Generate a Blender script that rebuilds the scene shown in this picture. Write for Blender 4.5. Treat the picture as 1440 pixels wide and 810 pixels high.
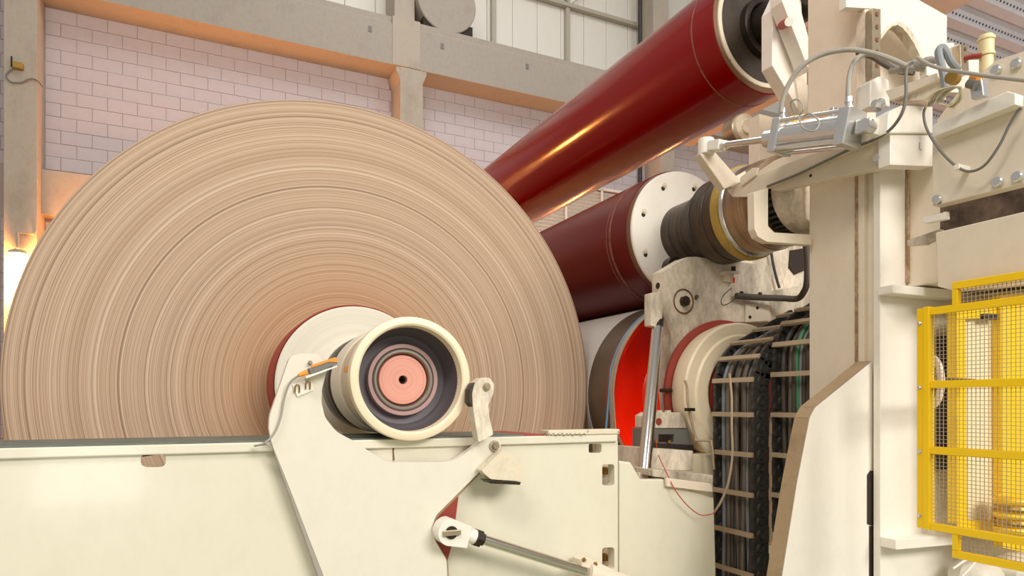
import bpy, math, random
from mathutils import Vector, Matrix
from mathutils.geometry import tessellate_polygon

random.seed(7)
for o in list(bpy.data.objects):
    bpy.data.objects.remove(o, do_unlink=True)
SC = bpy.context.scene
COL = SC.collection

# ------------------------------------------------------------------ camera
TH = math.radians(25.36); FPX = 950.0; HORIZON = 568.0; EYE = 1.65
cd = bpy.data.cameras.new('camera'); cam = bpy.data.objects.new('camera', cd); COL.objects.link(cam)
cam.location = (0, 0, EYE); cam.rotation_euler = (math.pi/2, 0, -TH)
cd.sensor_width = 36; cd.lens = FPX/1440*36; cd.shift_y = (HORIZON-405)/1440; cd.clip_end = 200
SC.camera = cam

# ------------------------------------------------------------------ light and exposure
SC.view_settings.view_transform = 'Standard'; SC.view_settings.look = 'None'
SC.view_settings.gamma = 1; SC.view_settings.use_curve_mapping = False
SC.view_settings.exposure = -0.02
W = bpy.data.worlds.new('hall_light'); SC.world = W; W.use_nodes = True
bg = W.node_tree.nodes['Background']; bg.inputs[0].default_value = (1.0, .965, .93, 1); bg.inputs[1].default_value = .36

def area(name, loc, target, sx, sy, watts, col):
    l = bpy.data.lights.new(name, 'AREA'); l.shape = 'RECTANGLE'; l.size = sx; l.size_y = sy
    l.energy = watts; l.color = col
    o = bpy.data.objects.new(name, l); COL.objects.link(o); o.location = loc
    o.rotation_euler = (Vector(target)-Vector(loc)).to_track_quat('-Z', 'Y').to_euler()
    return o
area('hall_window_light', (3.2, -5.5, 6.0), (2.2, 2.2, 1.6), 5.0, 2.5, 690, (1.0, .965, .91))
area('hall_lamp_row', (-3.0, -1.5, 7.5), (0.5, 4, 1.2), 4.0, 1.2, 290, (1.0, .93, .87))
area('hall_lamp_row', (4.0, 7.0, 11.5), (4.0, 9.5, 5.0), 9.0, 3.0, 300, (.97, .97, 1.0))
area('deck_fill', (9.0, 1.5, 3.6), (9.5, 5.0, 6.0), 2.0, .4, 110, (1.0, .97, .94))  # unseen light added to brighten the underside of the deck
area('panel_glint_fill', (-.70, -1.5, 1.15), (-.1, 2.3, 1.45), .7, .5, 8, (1.0, .93, .88))  # unseen light added behind the camera for a highlight on the cream panel
def sodium(loc, watts, r=.18):
    l = bpy.data.lights.new('sodium_lamp_or_fill', 'POINT'); l.energy = watts; l.color = (1.0, .36, .08); l.shadow_soft_size = r
    o = bpy.data.objects.new('sodium_lamp_or_fill', l); COL.objects.link(o); o.location = loc

# ------------------------------------------------------------------ helpers
S_, C_ = math.sin(TH), math.cos(TH)
def at(u, v, Y=None, X=None, Z=None):
    """world point on the plane Y, X or Z = const that the photograph shows at pixel (u, v)"""
    r = (u-720)/FPX; z = (HORIZON-v)/FPX
    d = Vector((S_+r*C_, C_-r*S_, z))
    t = Y/d.y if Y is not None else (X/d.x if X is not None else (Z-EYE)/d.z)
    p = d*t; p.z += EYE
    return p

class MB:
    def __init__(s): s.v = []; s.f = []
    def add(s, vs, fs):
        n = len(s.v); s.v += [tuple(p) for p in vs]; s.f += [tuple(i+n for i in f) for f in fs]; return s
    def box(s, x0, x1, y0, y1, z0, z1):
        return s.add([(x0,y0,z0),(x1,y0,z0),(x1,y1,z0),(x0,y1,z0),(x0,y0,z1),(x1,y0,z1),(x1,y1,z1),(x0,y1,z1)],
                     [(0,3,2,1),(4,5,6,7),(0,1,5,4),(1,2,6,5),(2,3,7,6),(3,0,4,7)])
    def obox(s, p, q, w, h, up=Vector((0,0,1))):
        """bar from p to q, w across, h along up"""
        p = Vector(p); q = Vector(q); d = (q-p).normalized(); a = d.cross(up).normalized(); b = a.cross(d).normalized()
        vs = []
        for e in (p, q):
            for i, j in ((-1,-1),(1,-1),(1,1),(-1,1)): vs.append(e+a*(i*w/2)+b*(j*h/2))
        return s.add(vs, [(0,3,2,1),(4,5,6,7),(0,1,5,4),(1,2,6,5),(2,3,7,6),(3,0,4,7)])
    def prism(s, loops, fn0, fn1):
        """loops: outer and holes in 2-D; fn0/fn1 map a 2-D point to the front and back plane"""
        tris = tessellate_polygon([[Vector((a, b, 0)) for a, b in L] for L in loops])
        flat = [p for L in loops for p in L]; n = len(flat)
        vs = [fn0(a, b) for a, b in flat]+[fn1(a, b) for a, b in flat]; fs = []
        for t in tris: fs.append(tuple(t)); fs.append(tuple(n+i for i in reversed(t)))
        k = 0
        for L in loops:
            m = len(L)
            for i in range(m): fs.append((k+i, k+(i+1) % m, n+k+(i+1) % m, n+k+i))
            k += m
        return s.add(vs, fs)
    def xz(s, loops, y0, y1):
        return s.prism(loops, lambda a, b: (a, y0, b), lambda a, b: (a, y1, b))
    def yz(s, loops, x0, x1):
        return s.prism(loops, lambda a, b: (x0, a, b), lambda a, b: (x1, a, b))
    def pxz(s, px, y0, y1, holes=(), r=0, n=4):
        L = [[(p.x, p.z) for p in (at(u, v, Y=y0) for u, v in q)] for q in [px]+list(holes)]
        if r: L = [fillet(q, r, n) for q in L]
        return s.xz(L, y0, y1)
    def pyz(s, px, x0, x1, holes=(), r=0, n=4):
        L = [[(p.y, p.z) for p in (at(u, v, X=x0) for u, v in q)] for q in [px]+list(holes)]
        if r: L = [fillet(q, r, n) for q in L]
        return s.yz(L, x0, x1)
    def lathe(s, prof, c, axis=(0,1,0), n=96, a0=0, a1=2*math.pi, close=False):
        """prof: list of (distance along axis, radius)"""
        ax = Vector(axis).normalized(); c = Vector(c)
        ref = Vector((0,0,1)) if abs(ax.z) < .9 else Vector((1,0,0))
        e1 = ref.cross(ax).normalized(); e2 = ax.cross(e1)
        full = abs(a1-a0-2*math.pi) < 1e-6; m = n if full else n+1
        base = len(s.v); P_ = list(prof)
        for d, r in P_:
            for i in range(m):
                a = a0+(a1-a0)*i/n
                s.v.append(tuple(c+ax*d+e1*(r*math.cos(a))+e2*(r*math.sin(a))))
        K = len(P_)
        for k in range(K if close else K-1):
            k2 = (k+1) % K
            for i in range(n):
                j = (i+1) % m
                s.f.append((base+k*m+i, base+k*m+j, base+k2*m+j, base+k2*m+i))
        return s
    def cyl(s, p, q, r, r2=None, n=20):
        p = Vector(p); q = Vector(q); L = (q-p).length; r2 = r if r2 is None else r2
        return s.lathe([(0, 1e-5), (0, r), (L, r2), (L, 1e-5)], p, q-p, n)
    def tube(s, pts, r, n=8, caps=True):
        pts = [Vector(p) for p in pts]; m = len(pts); base = len(s.v); nrm = None
        for i, p in enumerate(pts):
            t = (pts[min(i+1, m-1)]-pts[max(i-1, 0)]).normalized()
            if nrm is None:
                nrm = t.cross(Vector((0,0,1)) if abs(t.z) < .9 else Vector((1,0,0))).normalized()
            else: nrm = (nrm-t*nrm.dot(t)).normalized()
            b = t.cross(nrm); rr = r[i] if isinstance(r, (list, tuple)) else r
            for k in range(n):
                a = 2*math.pi*k/n; s.v.append(tuple(p+nrm*(rr*math.cos(a))+b*(rr*math.sin(a))))
        for i in range(m-1):
            for k in range(n):
                k2 = (k+1) % n; s.f.append((base+i*n+k, base+i*n+k2, base+(i+1)*n+k2, base+(i+1)*n+k))
        if caps:
            s.f.append(tuple(base+k for k in reversed(range(n)))); s.f.append(tuple(base+(m-1)*n+k for k in range(n)))
        return s
    def hexbolt(s, p, d, r, h):
        p = Vector(p); d = Vector(d).normalized()
        s.lathe([(0, 1e-5), (0, r*1.28), (h*.18, r*1.28), (h*.18, r*.98), (h*.9, r*.98), (h, r*.85), (h, 1e-5)], p, d, 6)
        return s
    def mesh(s, name, smooth=True):
        me = bpy.data.meshes.new(name); me.from_pydata(s.v, [], s.f); me.validate()
        import bmesh
        bm = bmesh.new(); bm.from_mesh(me)
        bmesh.ops.remove_doubles(bm, verts=bm.verts, dist=2e-5)
        bmesh.ops.recalc_face_normals(bm, faces=bm.faces); bm.to_mesh(me); bm.free()
        if smooth:
            for p in me.polygons: p.use_smooth = True
            me.set_sharp_from_angle(angle=math.radians(32))
        return me

def fillet(pts, r, n=4):
    out = []; m = len(pts)
    for i in range(m):
        p = Vector(pts[i]); a = Vector(pts[i-1])-p; b = Vector(pts[(i+1) % m])-p
        la, lb = a.length, b.length
        if la < 1e-6 or lb < 1e-6: continue
        t = min(r, la*.45, lb*.45); A = p+a*(t/la); B = p+b*(t/lb)
        for k in range(n+1):
            q = k/n; out.append(tuple(A*(1-q)**2+p*(2*q*(1-q))+B*q*q))
    return out
def spline(pts, n=8):
    """Catmull-Rom through the points"""
    P_ = [Vector(p) for p in pts]; P_ = [P_[0]*2-P_[1]]+P_+[P_[-1]*2-P_[-2]]; out = []
    for i in range(1, len(P_)-2):
        a, b, c, d = P_[i-1:i+3]
        for k in range(n):
            t = k/n
            out.append(.5*((2*b)+(c-a)*t+(2*a-5*b+4*c-d)*t*t+(3*b-a-3*c+d)*t**3))
    return out+[P_[-2]]
def circ2(cx, cy, r, n=24, a0=0, a1=2*math.pi):
    full = abs(a1-a0-2*math.pi) < 1e-6
    return [(cx+r*math.cos(a0+(a1-a0)*i/n), cy+r*math.sin(a0+(a1-a0)*i/n)) for i in range(n if full else n+1)]

def tag(o, label=None, cat=None, group=None, kind=None):
    if label: o['label'] = label
    if cat: o['category'] = cat
    if group: o['group'] = group
    if kind: o['kind'] = kind
    return o
def thing(name, label, cat, loc=(0,0,0), group=None, kind=None):
    o = bpy.data.objects.new(name, None); COL.objects.link(o); o.location = loc; o.empty_display_size = .1
    return tag(o, label, cat, group, kind)
def base_of(o):
    v = Vector((0,0,0))
    while o: v += o.location; o = o.parent
    return v
def put(name, mb, mat, parent=None, bevel=0, smooth=True, label=None, loc=None, kind=None):
    me = mb if isinstance(mb, bpy.types.Mesh) else mb.mesh(name, smooth)
    o = bpy.data.objects.new(name, me); COL.objects.link(o)
    if mat is not None and not me.materials: me.materials.append(mat)
    if loc is not None: o.location = loc
    if parent is not None:
        o.parent = parent; o.matrix_parent_inverse = Matrix.Translation(-base_of_mat(parent))
    if bevel:
        b = o.modifiers.new('bevel', 'BEVEL'); b.width = bevel; b.segments = 2; b.limit_method = 'ANGLE'; b.angle_limit = .6
        b.harden_normals = False
    if label: o['label'] = label
    if kind: o['kind'] = kind
    return o
def base_of_mat(o):
    # world translation of an object (only translations are used for parents)
    if o.parent is None: return Vector(o.location)
    return base_of_mat(o.parent)+o.matrix_parent_inverse.to_translation()+Vector(o.location)
def solo(name, mb, mat, label, cat, group=None, kind=None, bevel=0, smooth=True):
    return tag(put(name, mb, mat, None, bevel, smooth), label, cat, group, kind)

# ------------------------------------------------------------------ materials
def nodes(name):
    m = bpy.data.materials.new(name); m.use_nodes = True; t = m.node_tree
    return m, t, t.nodes['Principled BSDF']
def lin(c): return tuple(((x/255)/12.92 if x/255 <= .04045 else ((x/255+.055)/1.055)**2.4) for x in c)+(1,)
def N(t, kind, **kw):
    n = t.nodes.new(kind)
    for k, v in kw.items(): setattr(n, k, v)
    return n
def ramp(t, fac, stops):
    r = N(t, 'ShaderNodeValToRGB'); e = r.color_ramp.elements
    while len(e) < len(stops): e.new(.5)
    for i, (p, c) in enumerate(stops): e[i].position = p; e[i].color = c
    t.links.new(fac, r.inputs[0]); return r
def noise(t, vec, scale, detail=4, rough=.6):
    n = N(t, 'ShaderNodeTexNoise'); n.inputs['Scale'].default_value = scale; n.inputs['Detail'].default_value = detail
    n.inputs['Roughness'].default_value = rough
    if vec is not None: t.links.new(vec, n.inputs['Vector'])
    return n
def mixc(t, fac, a, b, mode='MIX'):
    m = N(t, 'ShaderNodeMix', data_type='RGBA', blend_type=mode)
    if isinstance(fac, float): m.inputs['Factor'].default_value = fac
    else: t.links.new(fac, m.inputs['Factor'])
    for s, x in ((6, a), (7, b)):
        if isinstance(x, tuple): m.inputs[s].default_value = x
        else: t.links.new(x, m.inputs[s])
    return m.outputs[2]
def paint(name, c, dirt=(120,95,65), amount=.35, rough=.4, scale=3.0, streak=1.0, bump=.15, metallic=0.0, spec=.5, chips=0.0, chipc=(90,70,55), coat=0.0, sc=None):
    """painted or bare surface with soft blotches, grime and optional chips"""
    m, t, b = nodes(name)
    tc = N(t, 'ShaderNodeTexCoord'); mp = N(t, 'ShaderNodeMapping'); mp.inputs['Scale'].default_value = sc or (1, 1, streak)
    t.links.new(tc.outputs['Object'], mp.inputs['Vector'])
    n1 = noise(t, mp.outputs[0], scale, 6, .65); n2 = noise(t, mp.outputs[0], scale*9, 5, .7)
    lo = .68-.30*amount
    g = ramp(t, n1.outputs[0], [(lo, (0,0,0,1)), (lo+.28, (1,1,1,1))])
    g2 = ramp(t, n2.outputs[0], [(.45, (0,0,0,1)), (.8, (1,1,1,1))])
    mu = N(t, 'ShaderNodeMath', operation='MULTIPLY'); t.links.new(g.outputs[0], mu.inputs[0]); mu.inputs[1].default_value = amount
    mu2 = N(t, 'ShaderNodeMath', operation='MULTIPLY'); t.links.new(g2.outputs[0], mu2.inputs[0]); mu2.inputs[1].default_value = amount*.5
    c1 = mixc(t, mu.outputs[0], lin(c), lin(dirt)); c2 = mixc(t, mu2.outputs[0], c1, lin(dirt))
    if chips:
        n3 = noise(t, tc.outputs['Object'], scale*5, 6, .75)
        k = ramp(t, n3.outputs[0], [(.72-.2*chips, (0,0,0,1)), (.73-.2*chips, (1,1,1,1))])
        c2 = mixc(t, k.outputs[0], c2, lin(chipc))
    t.links.new(c2, b.inputs['Base Color'])
    b.inputs['Roughness'].default_value = rough; b.inputs['Metallic'].default_value = metallic
    b.inputs['Specular IOR Level'].default_value = spec
    if coat: b.inputs['Coat Weight'].default_value = coat; b.inputs['Coat Roughness'].default_value = .08
    if bump:
        bp = N(t, 'ShaderNodeBump'); bp.inputs['Strength'].default_value = bump; bp.inputs['Distance'].default_value = .004
        t.links.new(n2.outputs[0], bp.inputs['Height']); t.links.new(bp.outputs[0], b.inputs['Normal'])
    return m
def emit(name, c, strength):
    m, t, b = nodes(name); b.inputs['Base Color'].default_value = lin(c)
    b.inputs['Emission Color'].default_value = lin(c); b.inputs['Emission Strength'].default_value = strength
    return m
M = {}
M['cream'] = paint('cream_paint', (227,221,200), (165,148,114), .2, .27, 1.8, .6, .10, coat=.3)
M['bandsteel'] = paint('grooved_steel', (176,152,124), (84,58,38), .8, .3, 3, 1, .1, metallic=.75, sc=(.5, 9, .5))
M['banddark'] = paint('banded_oily_housing', (92,74,56), (24,19,15), .95, .36, 3, 1, .3, metallic=.3, sc=(.8, 7, .8))
M['darkmottle'] = paint('dark_mottled_band', (150,130,116), (44,34,30), .95, .7, 5, 1, .3)
M['dustshade'] = paint('dusty_edge', (172,146,112), (120,94,66), .5, .8, 7, 1, .4)  # brown for dust, and for shade painted below the support plate's edges
M['plate'] = paint('cream_plate_paint', (230,223,206), (172,150,116), .2, .3, 2.2, .6, .10, coat=.2)
M['cream2'] = paint('cream_paint_matt', (232,218,196), (158,126,92), .22, .42, 2.6, .7, .12)
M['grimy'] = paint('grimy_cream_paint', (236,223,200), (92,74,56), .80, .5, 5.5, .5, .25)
M['white'] = paint('white_paint', (240,233,220), (165,138,104), .16, .38, 3, .7, .08)
M['concrete'] = paint('concrete', (170,160,146), (122,108,94), .45, .85, 2.2, .6, .5)
M['concrete2'] = paint('concrete_patched', (182,170,152), (142,124,104), .5, .85, 3, .6, .5)
M['block'] = paint('painted_block', (200,190,190), (180,152,142), .45, .8, .9, .8, .5)
M['mortar'] = paint('mortar', (186,168,162), (148,126,116), .5, .95, 3, 1, .6)
M['cladding'] = paint('white_cladding', (228,222,208), (190,176,150), .2, .5, 1.2, .25, .1)
M['girt'] = paint('painted_steel_girt', (176,168,148), (130,110,85), .35, .5, 4, .5, .2)
M['galv'] = paint('galvanised_deck', (196,196,200), (130,128,128), .35, .42, 3, 1, .1, metallic=.5)
M['soffit'] = paint('soffit', (186,164,146), (150,110,85), .3, .8, 2, 1, .3)
M['red'] = paint('glossy_red_roll', (138,2,1), (90,0,0), .18, .15, 1.5, 1, .03, spec=.4)
M['red2'] = paint('satin_red_roll', (108,9,9), (66,6,5), .3, .32, 2, 1, .06, spec=.4)
M['redorange'] = paint('orange_red_paint', (250,40,6), (190,14,2), .25, .35, 2.5, 1, .06)
M['redpaint'] = paint('dull_red_paint', (160,62,50), (90,40,30), .4, .5, 5, 1, .15)
M['scratch'] = paint('scraped_paint', (150,92,70), (96,22,16), .9, .6, 26, 1, .4)
M['rim'] = paint('worn_brown_rim', (120,80,54), (72,52,36), .6, .5, 9, 1, .3, chips=.2, chipc=(206,166,130))
M['chipped'] = paint('chipped_white', (226,214,188), (150,120,85), .35, .5, 8, 1, .25, chips=.35, chipc=(80,66,52))
M['collarwhite'] = paint('worn_white_collar', (232,220,196), (150,125,95), .3, .45, 8, 1, .2, chips=.12, chipc=(96,60,50))
M['grime'] = paint('black_grime', (66,54,42), (26,20,16), .85, .5, 6, 1, .4)
M['darksteel'] = paint('oily_dark_steel', (64,54,44), (24,20,17), .7, .32, 8, 1, .25, metallic=.5)
M['steel'] = paint('turned_steel', (182,164,138), (104,82,60), .45, .3, 6, 1, .08, metallic=.6)
M['chrome'] = paint('chrome_rod', (214,210,203), (165,156,142), .2, .16, 3, 1, .02, metallic=1)
M['alu'] = paint('aluminium', (222,221,218), (165,160,152), .3, .26, 8, 1, .05, metallic=.8)
M['yellowring'] = paint('greasy_yellow_ring', (196,160,72), (120,92,30), .55, .6, 14, 1, .4)
M['yellow'] = paint('yellow_guard_paint', (255,208,0), (226,166,4), .15, .38, 5, 1, .05)
M['barrel'] = paint('tan_polished_barrel', (206,188,160), (140,112,84), .35, .3, 4, 1, .05, metallic=.3, sc=(.6, 5, .6))
M['cover'] = paint('dark_rubber', (92,84,86), (60,54,54), .3, .5, 4, 1, .1)
M['ringcream'] = paint('cream_hub_ring', (240,224,192), (205,178,138), .25, .4, 3, 1, .05)
M['mauve'] = paint('mauve_ring', (176,140,134), (140,105,98), .3, .45, 3, 1, .05)
M['teal'] = paint('worn_rail_steel', (104,116,108), (58,60,56), .7, .45, 9, 1, .3, metallic=.3)
M['black'] = paint('black_plastic', (48,46,43), (112,102,90), .5, .55, 16, 1, .2)
M['cable'] = paint('dusty_cable', (118,106,92), (70,60,50), .5, .6, 9, .3, .2)
M['cabledark'] = paint('dark_cable', (84,74,64), (48,42,36), .5, .6, 9, .3, .2)
M['hose'] = paint('grey_hose', (166,160,148), (112,104,94), .4, .5, 8, 1, .1)
M['bluegrey'] = paint('blue_grey_cable', (138,142,144), (96,92,88), .4, .55, 9, .3, .1)
M['green'] = paint('green_cable', (70,140,90), (60,90,60), .4, .5, 9, .3, .1)
M['bar'] = paint('dusty_crossbar', (186,164,134), (120,96,70), .5, .6, 9, 1, .2)
M['sheet'] = paint('paper_sheet', (214,206,196), (196,184,170), .2, .7, 2, 1, .03)  # tan paper; its whitening by the light is put into this colour
M['drum'] = paint('drum_shell', (112,94,76), (78,62,48), .4, .4, 4, 1, .06, metallic=.3)
M['orange'] = paint('orange_plastic', (238,150,40), (200,110,20), .15, .4, 6, 1, .05)
M['grey'] = paint('grey_plastic', (116,113,106), (84,82,78), .2, .5, 6, 1, .05)
M['blue'] = paint('blue_rope', (110,160,190), (80,120,150), .3, .7, 30, 1, .2)
M['redwire'] = paint('red_wire', (190,60,40), (150,40,30), .2, .5, 9, 1, .05)
M['brass'] = paint('brass', (176,140,70), (110,84,40), .4, .35, 9, 1, .1, metallic=.8)
M['pipe'] = paint('cream_pipe', (226,208,160), (160,130,80), .3, .45, 8, 1, .1)
M['dark'] = paint('dark_recess', (52,40,32), (30,24,20), .5, .8, 5, 1, .2)
M['weld'] = paint('dirty_weld', (150,118,82), (230,205,170), .8, .9, 26, .6, .9)
M['floor'] = paint('floor_concrete', (150,154,126), (115,116,94), .5, .7, 1.5, 1, .2)
M['glow'] = emit('lamp_glow', (255,196,90), 60)
M['lightpanel'] = paint('pale_panel', (240,226,184), (220,190,120), .3, .5, 3, 1, .05)
M['cloth'] = paint('plastic_bundle', (222,214,198), (160,145,120), .35, .5, 7, 1, .3)

def ring_material(name, cx, cz, stops, freq, freq2, rough=.7, metallic=0.0, bump=.3, warm=None):
    """concentric layers around the axis (cx, *, cz)"""
    m, t, b = nodes(name); tc = N(t, 'ShaderNodeTexCoord')
    sx = N(t, 'ShaderNodeSeparateXYZ'); t.links.new(tc.outputs['Object'], sx.inputs[0])
    def ma(op, a, b_=None):
        n = N(t, 'ShaderNodeMath', operation=op)
        for i, x in enumerate((a, b_)):
            if x is None: continue
            if isinstance(x, (int, float)): n.inputs[i].default_value = x
            else: t.links.new(x, n.inputs[i])
        return n.outputs[0]
    dx = ma('SUBTRACT', sx.outputs[0], cx); dz = ma('SUBTRACT', sx.outputs[2], cz)
    r = ma('SQRT', ma('ADD', ma('MULTIPLY', dx, dx), ma('MULTIPLY', dz, dz)))
    ns = []
    for f, d in ((freq, 3), (freq2, 4)):
        n = N(t, 'ShaderNodeTexNoise', noise_dimensions='1D'); t.links.new(r, n.inputs['W'])
        n.inputs['Scale'].default_value = f; n.inputs['Detail'].default_value = d; n.inputs['Roughness'].default_value = .65
        ns.append(n.outputs[0])
    f = ma('ADD', ma('MULTIPLY', ns[0], .5), ma('MULTIPLY', ns[1], .5))
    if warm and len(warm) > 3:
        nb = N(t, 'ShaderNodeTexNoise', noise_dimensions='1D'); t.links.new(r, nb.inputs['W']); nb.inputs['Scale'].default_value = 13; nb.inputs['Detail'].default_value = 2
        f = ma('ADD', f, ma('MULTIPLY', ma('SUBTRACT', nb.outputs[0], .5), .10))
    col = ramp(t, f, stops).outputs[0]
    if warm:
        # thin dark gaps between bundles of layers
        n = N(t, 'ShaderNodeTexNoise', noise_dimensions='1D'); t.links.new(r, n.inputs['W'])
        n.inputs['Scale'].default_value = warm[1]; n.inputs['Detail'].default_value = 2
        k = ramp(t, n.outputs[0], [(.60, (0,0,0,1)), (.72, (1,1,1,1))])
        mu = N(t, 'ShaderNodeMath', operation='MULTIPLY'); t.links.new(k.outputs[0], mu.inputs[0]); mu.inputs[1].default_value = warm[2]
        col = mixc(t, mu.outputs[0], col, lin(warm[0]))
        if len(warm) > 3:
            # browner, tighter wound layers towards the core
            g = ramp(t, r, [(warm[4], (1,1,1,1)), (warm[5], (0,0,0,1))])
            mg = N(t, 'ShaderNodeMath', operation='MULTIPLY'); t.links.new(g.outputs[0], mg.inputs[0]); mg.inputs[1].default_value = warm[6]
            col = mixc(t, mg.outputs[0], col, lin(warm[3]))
    t.links.new(col, b.inputs['Base Color'])
    b.inputs['Roughness'].default_value = rough; b.inputs['Metallic'].default_value = metallic
    if bump:
        bp = N(t, 'ShaderNodeBump'); bp.inputs['Strength'].default_value = bump; bp.inputs['Distance'].default_value = .003
        t.links.new(f, bp.inputs['Height']); t.links.new(bp.outputs[0], b.inputs['Normal'])
    return m

# ================================================================== the hall
YW = 12.0                       # face of the block wall
solo('floor', MB().box(-8, 14, -8, 12.6, -.12, 0), M['floor'], 'grey concrete floor under the paper machine', 'floor', kind='structure')
wall = solo('wall_back', MB().box(-8, 14, YW+.014, YW+.28, 0, 7.6), M['mortar'], 'pale painted block wall behind the machine', 'wall', kind='structure')
R_PAPER = 1.36; AX = .672; AZ = 1.735; Y_PAPER = 3.285
def proj(x, y, z):
    d = x*S_+y*C_
    return 720+FPX*(x*C_-y*S_)/d, HORIZON-FPX*(z-EYE)/d
def in_view(x, y, z, m=25):
    u, v = proj(x, y, z)
    if u < -m or u > 1440+m or v < -m or v > 810+m: return False
    q = at(u, v, Y=Y_PAPER)
    if math.hypot(q.x-AX, q.z-AZ) < R_PAPER-.07: return False     # behind the reel
    if u > 1075: return False                                     # behind the machine frame
    if u > 700 and v > 330: return False
    return True
blk = MB(); blk.box(-.197, .197, 0, .05, -.097, .097)
blkm = blk.mesh('block', False); blkm.materials.append(M['block'])
halfm = MB().box(-.0925, .0925, 0, .05, -.095, .095).mesh('half_block', False); halfm.materials.append(M['block'])
rest = MB(); nblk = 0
for x0, x1, z0 in ((-6.9, -2.36, 5.05), (-1.96, 3.27, 5.05), (3.70, 8.84, 5.05), (9.26, 13.9, 5.05)):
    row = 0; z = 7.53-.1
    while z > z0:
        x = x0+(.0 if row % 2 == 0 else -.2)
        while x < x1:
            a = max(x, x0); b = min(x+.39, x1)
            if b-a > .06:
                cx = (a+b)/2; lv = x0 > 3 and x0 < 4 and 5.55 < cx and z < 6.16
                off = random.uniform(-.004, .004)
                if not lv:
                    if in_view(cx, YW, z) and nblk < 290:
                        me = blkm if b-a > .38 else None
                        if me is None:
                            o = put('block', MB().box(-(b-a)/2, (b-a)/2, 0, .05, -.097, .097).mesh('block', False), M['block'], wall, loc=(cx, YW+off, z), smooth=False)
                        else:
                            o = put('block', me, M['block'], wall, loc=(cx, YW+off, z), smooth=False)
                        nblk += 1
                    else:
                        rest.box(a, b, YW+off, YW+.05, z-.095, z+.095)
            x += .4
        z -= .2; row += 1
for x0, x1 in ((-6.9, -2.36), (-1.96, 3.27), (3.70, 8.84), (9.26, 13.9)):
    z = 4.25
    while z > 0.1:
        x = x0
        while x < x1-.1:
            rest.box(x, min(x+.39, x1), YW, YW+.05, z-.095, z+.095); x += .4
        z -= .2
put('block_courses', rest, M['block'], wall, smooth=False, kind='stuff')
print('blocks', nblk)

def structure(name, mb, mat, label, cat, bevel=.006, group=None):
    return solo(name, mb, mat, label, cat, group, 'structure', bevel, False)
colx = ((-2.353, -1.968), (3.28, 3.69), (8.89, 9.25))
collab = ('concrete column at the left edge carrying the glowing wall lamp', 'concrete column in the middle of the back wall above the reel', 'concrete column beside the black downpipe')
for (a, b), lb in zip(colx, collab):
    c = structure('concrete_column', MB().box(a, b, 11.46, 12.3, 0, 7.53 if a > 0 else 13.5), M['concrete2'], lb, 'column')
    if a > 0:
        put('corbel', MB().xz([[(a-.07, 7.53), (a-.07, 7.47), (a, 7.30), (b, 7.30), (b+.07, 7.47), (b+.07, 7.53)]], 11.47, 11.99), M['concrete2'], c, .005, False)
        put('upper_shaft', MB().box(a-.03 if a < 5 else a, b-.07 if a < 5 else b+.02, 11.72, 12.3, 8.38, 13.5), M['concrete2'], c, .006, False)
for a, b, lb in ((-1.968, 3.38, 'long grey concrete beam spanning above the brown reel'), (3.40, 9.0, 'grey concrete beam running behind the upper red roll'), (9.02, 14, 'concrete beam end showing below the air cylinder')):
    be = structure('concrete_beam', MB().box(a, b, 11.46, 12.02, 7.53, 8.24), M['concrete'], lb, 'beam')
    put('beam_ledge', MB().box(a, b, 11.50, 12.3, 8.255, 8.38), M['concrete'], be, .006, False)
    put('ledge_joint', MB().box(a, b, 11.475, 11.6, 8.24, 8.255), M['soffit'], be, 0, False)
    # small lifting pockets cast in the face
    n = 0
    for x in (2.75, 4.05, 5.75, 7.4):
        if a < x < b: put('lifting_pocket', MB().box(x-.03, x+.03, 11.452, 11.47, 8.0-.0, 8.1), M['grey'], be, 0, False)
structure('trim_1', MB().box(3.14, 3.64, 11.445, 11.5, 7.535, 8.375), M['concrete2'], 'lighter patched beam joint above the middle column', 'joint patch')
structure('trim_2', MB().box(-1.968, 3.28, 11.75, 12.04, 4.4, 5.05), M['concrete2'], 'lower concrete band at the foot of the block wall', 'band')
cl = thing('wall_upper', 'white sheet cladding of the upper wall above the beam', 'wall', (4, 12.4, 8.4), kind='structure')
x = -3.1
while x < 13:
    put('cladding_panel', MB().box(x+.004, x+.556, 12.34+random.uniform(-.004, .004), 12.4, 8.3, 13.5), M['cladding'], cl, .004, False); x += .56
put('backing_sheet', MB().box(-3.2, 13.2, 12.405, 12.44, 8.2, 13.5), M['cladding'], cl, 0, False)
g = thing('girt_frame', 'grey steel girts and posts in front of the white cladding', 'steel frame', (6, 12.25, 8.4), kind='structure')
for x in (1.2, 5.41, 7.10, 11.2): put('post', MB().box(x-.045, x+.045, 12.24, 12.33, 8.38, 13.5), M['girt'], g, .004, False)
put('girt', MB().box(1.2, 13, 12.2, 12.3, 9.93, 10.01), M['girt'], g, .004, False)
put('brace_rod', MB().tube([(7.15, 12.22, 9.99), (9.0, 12.22, 11.6)], .012, 6), M['girt'], g)
put('brace_rod', MB().tube([(5.4, 12.22, 11.6), (7.1, 12.22, 10.02)], .012, 6), M['girt'], g)
solo('downpipe', MB().cyl((8.70, 11.93, 3), (8.70, 11.93, 13), .045), M['black'], 'black downpipe running down beside the concrete column', 'pipe')
dk = thing('round_duct_end', 'round grey disc standing on the concrete beam at the top', 'disc', (4.2, 11.9, 8.4))
put('disc', MB().lathe([(0, 1e-5), (0, .545), (.012, .56), (.38, .56), (.38, 1e-5)], (4.19, 11.58, 8.95), n=64), M['concrete'], dk)
put('support_foot', MB().box(3.75, 3.92, 11.62, 11.95, 8.385, 8.62), M['dark'], dk)
put('support_foot', MB().box(4.5, 4.7, 11.62, 11.95, 8.385, 8.62), M['dark'], dk)

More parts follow.
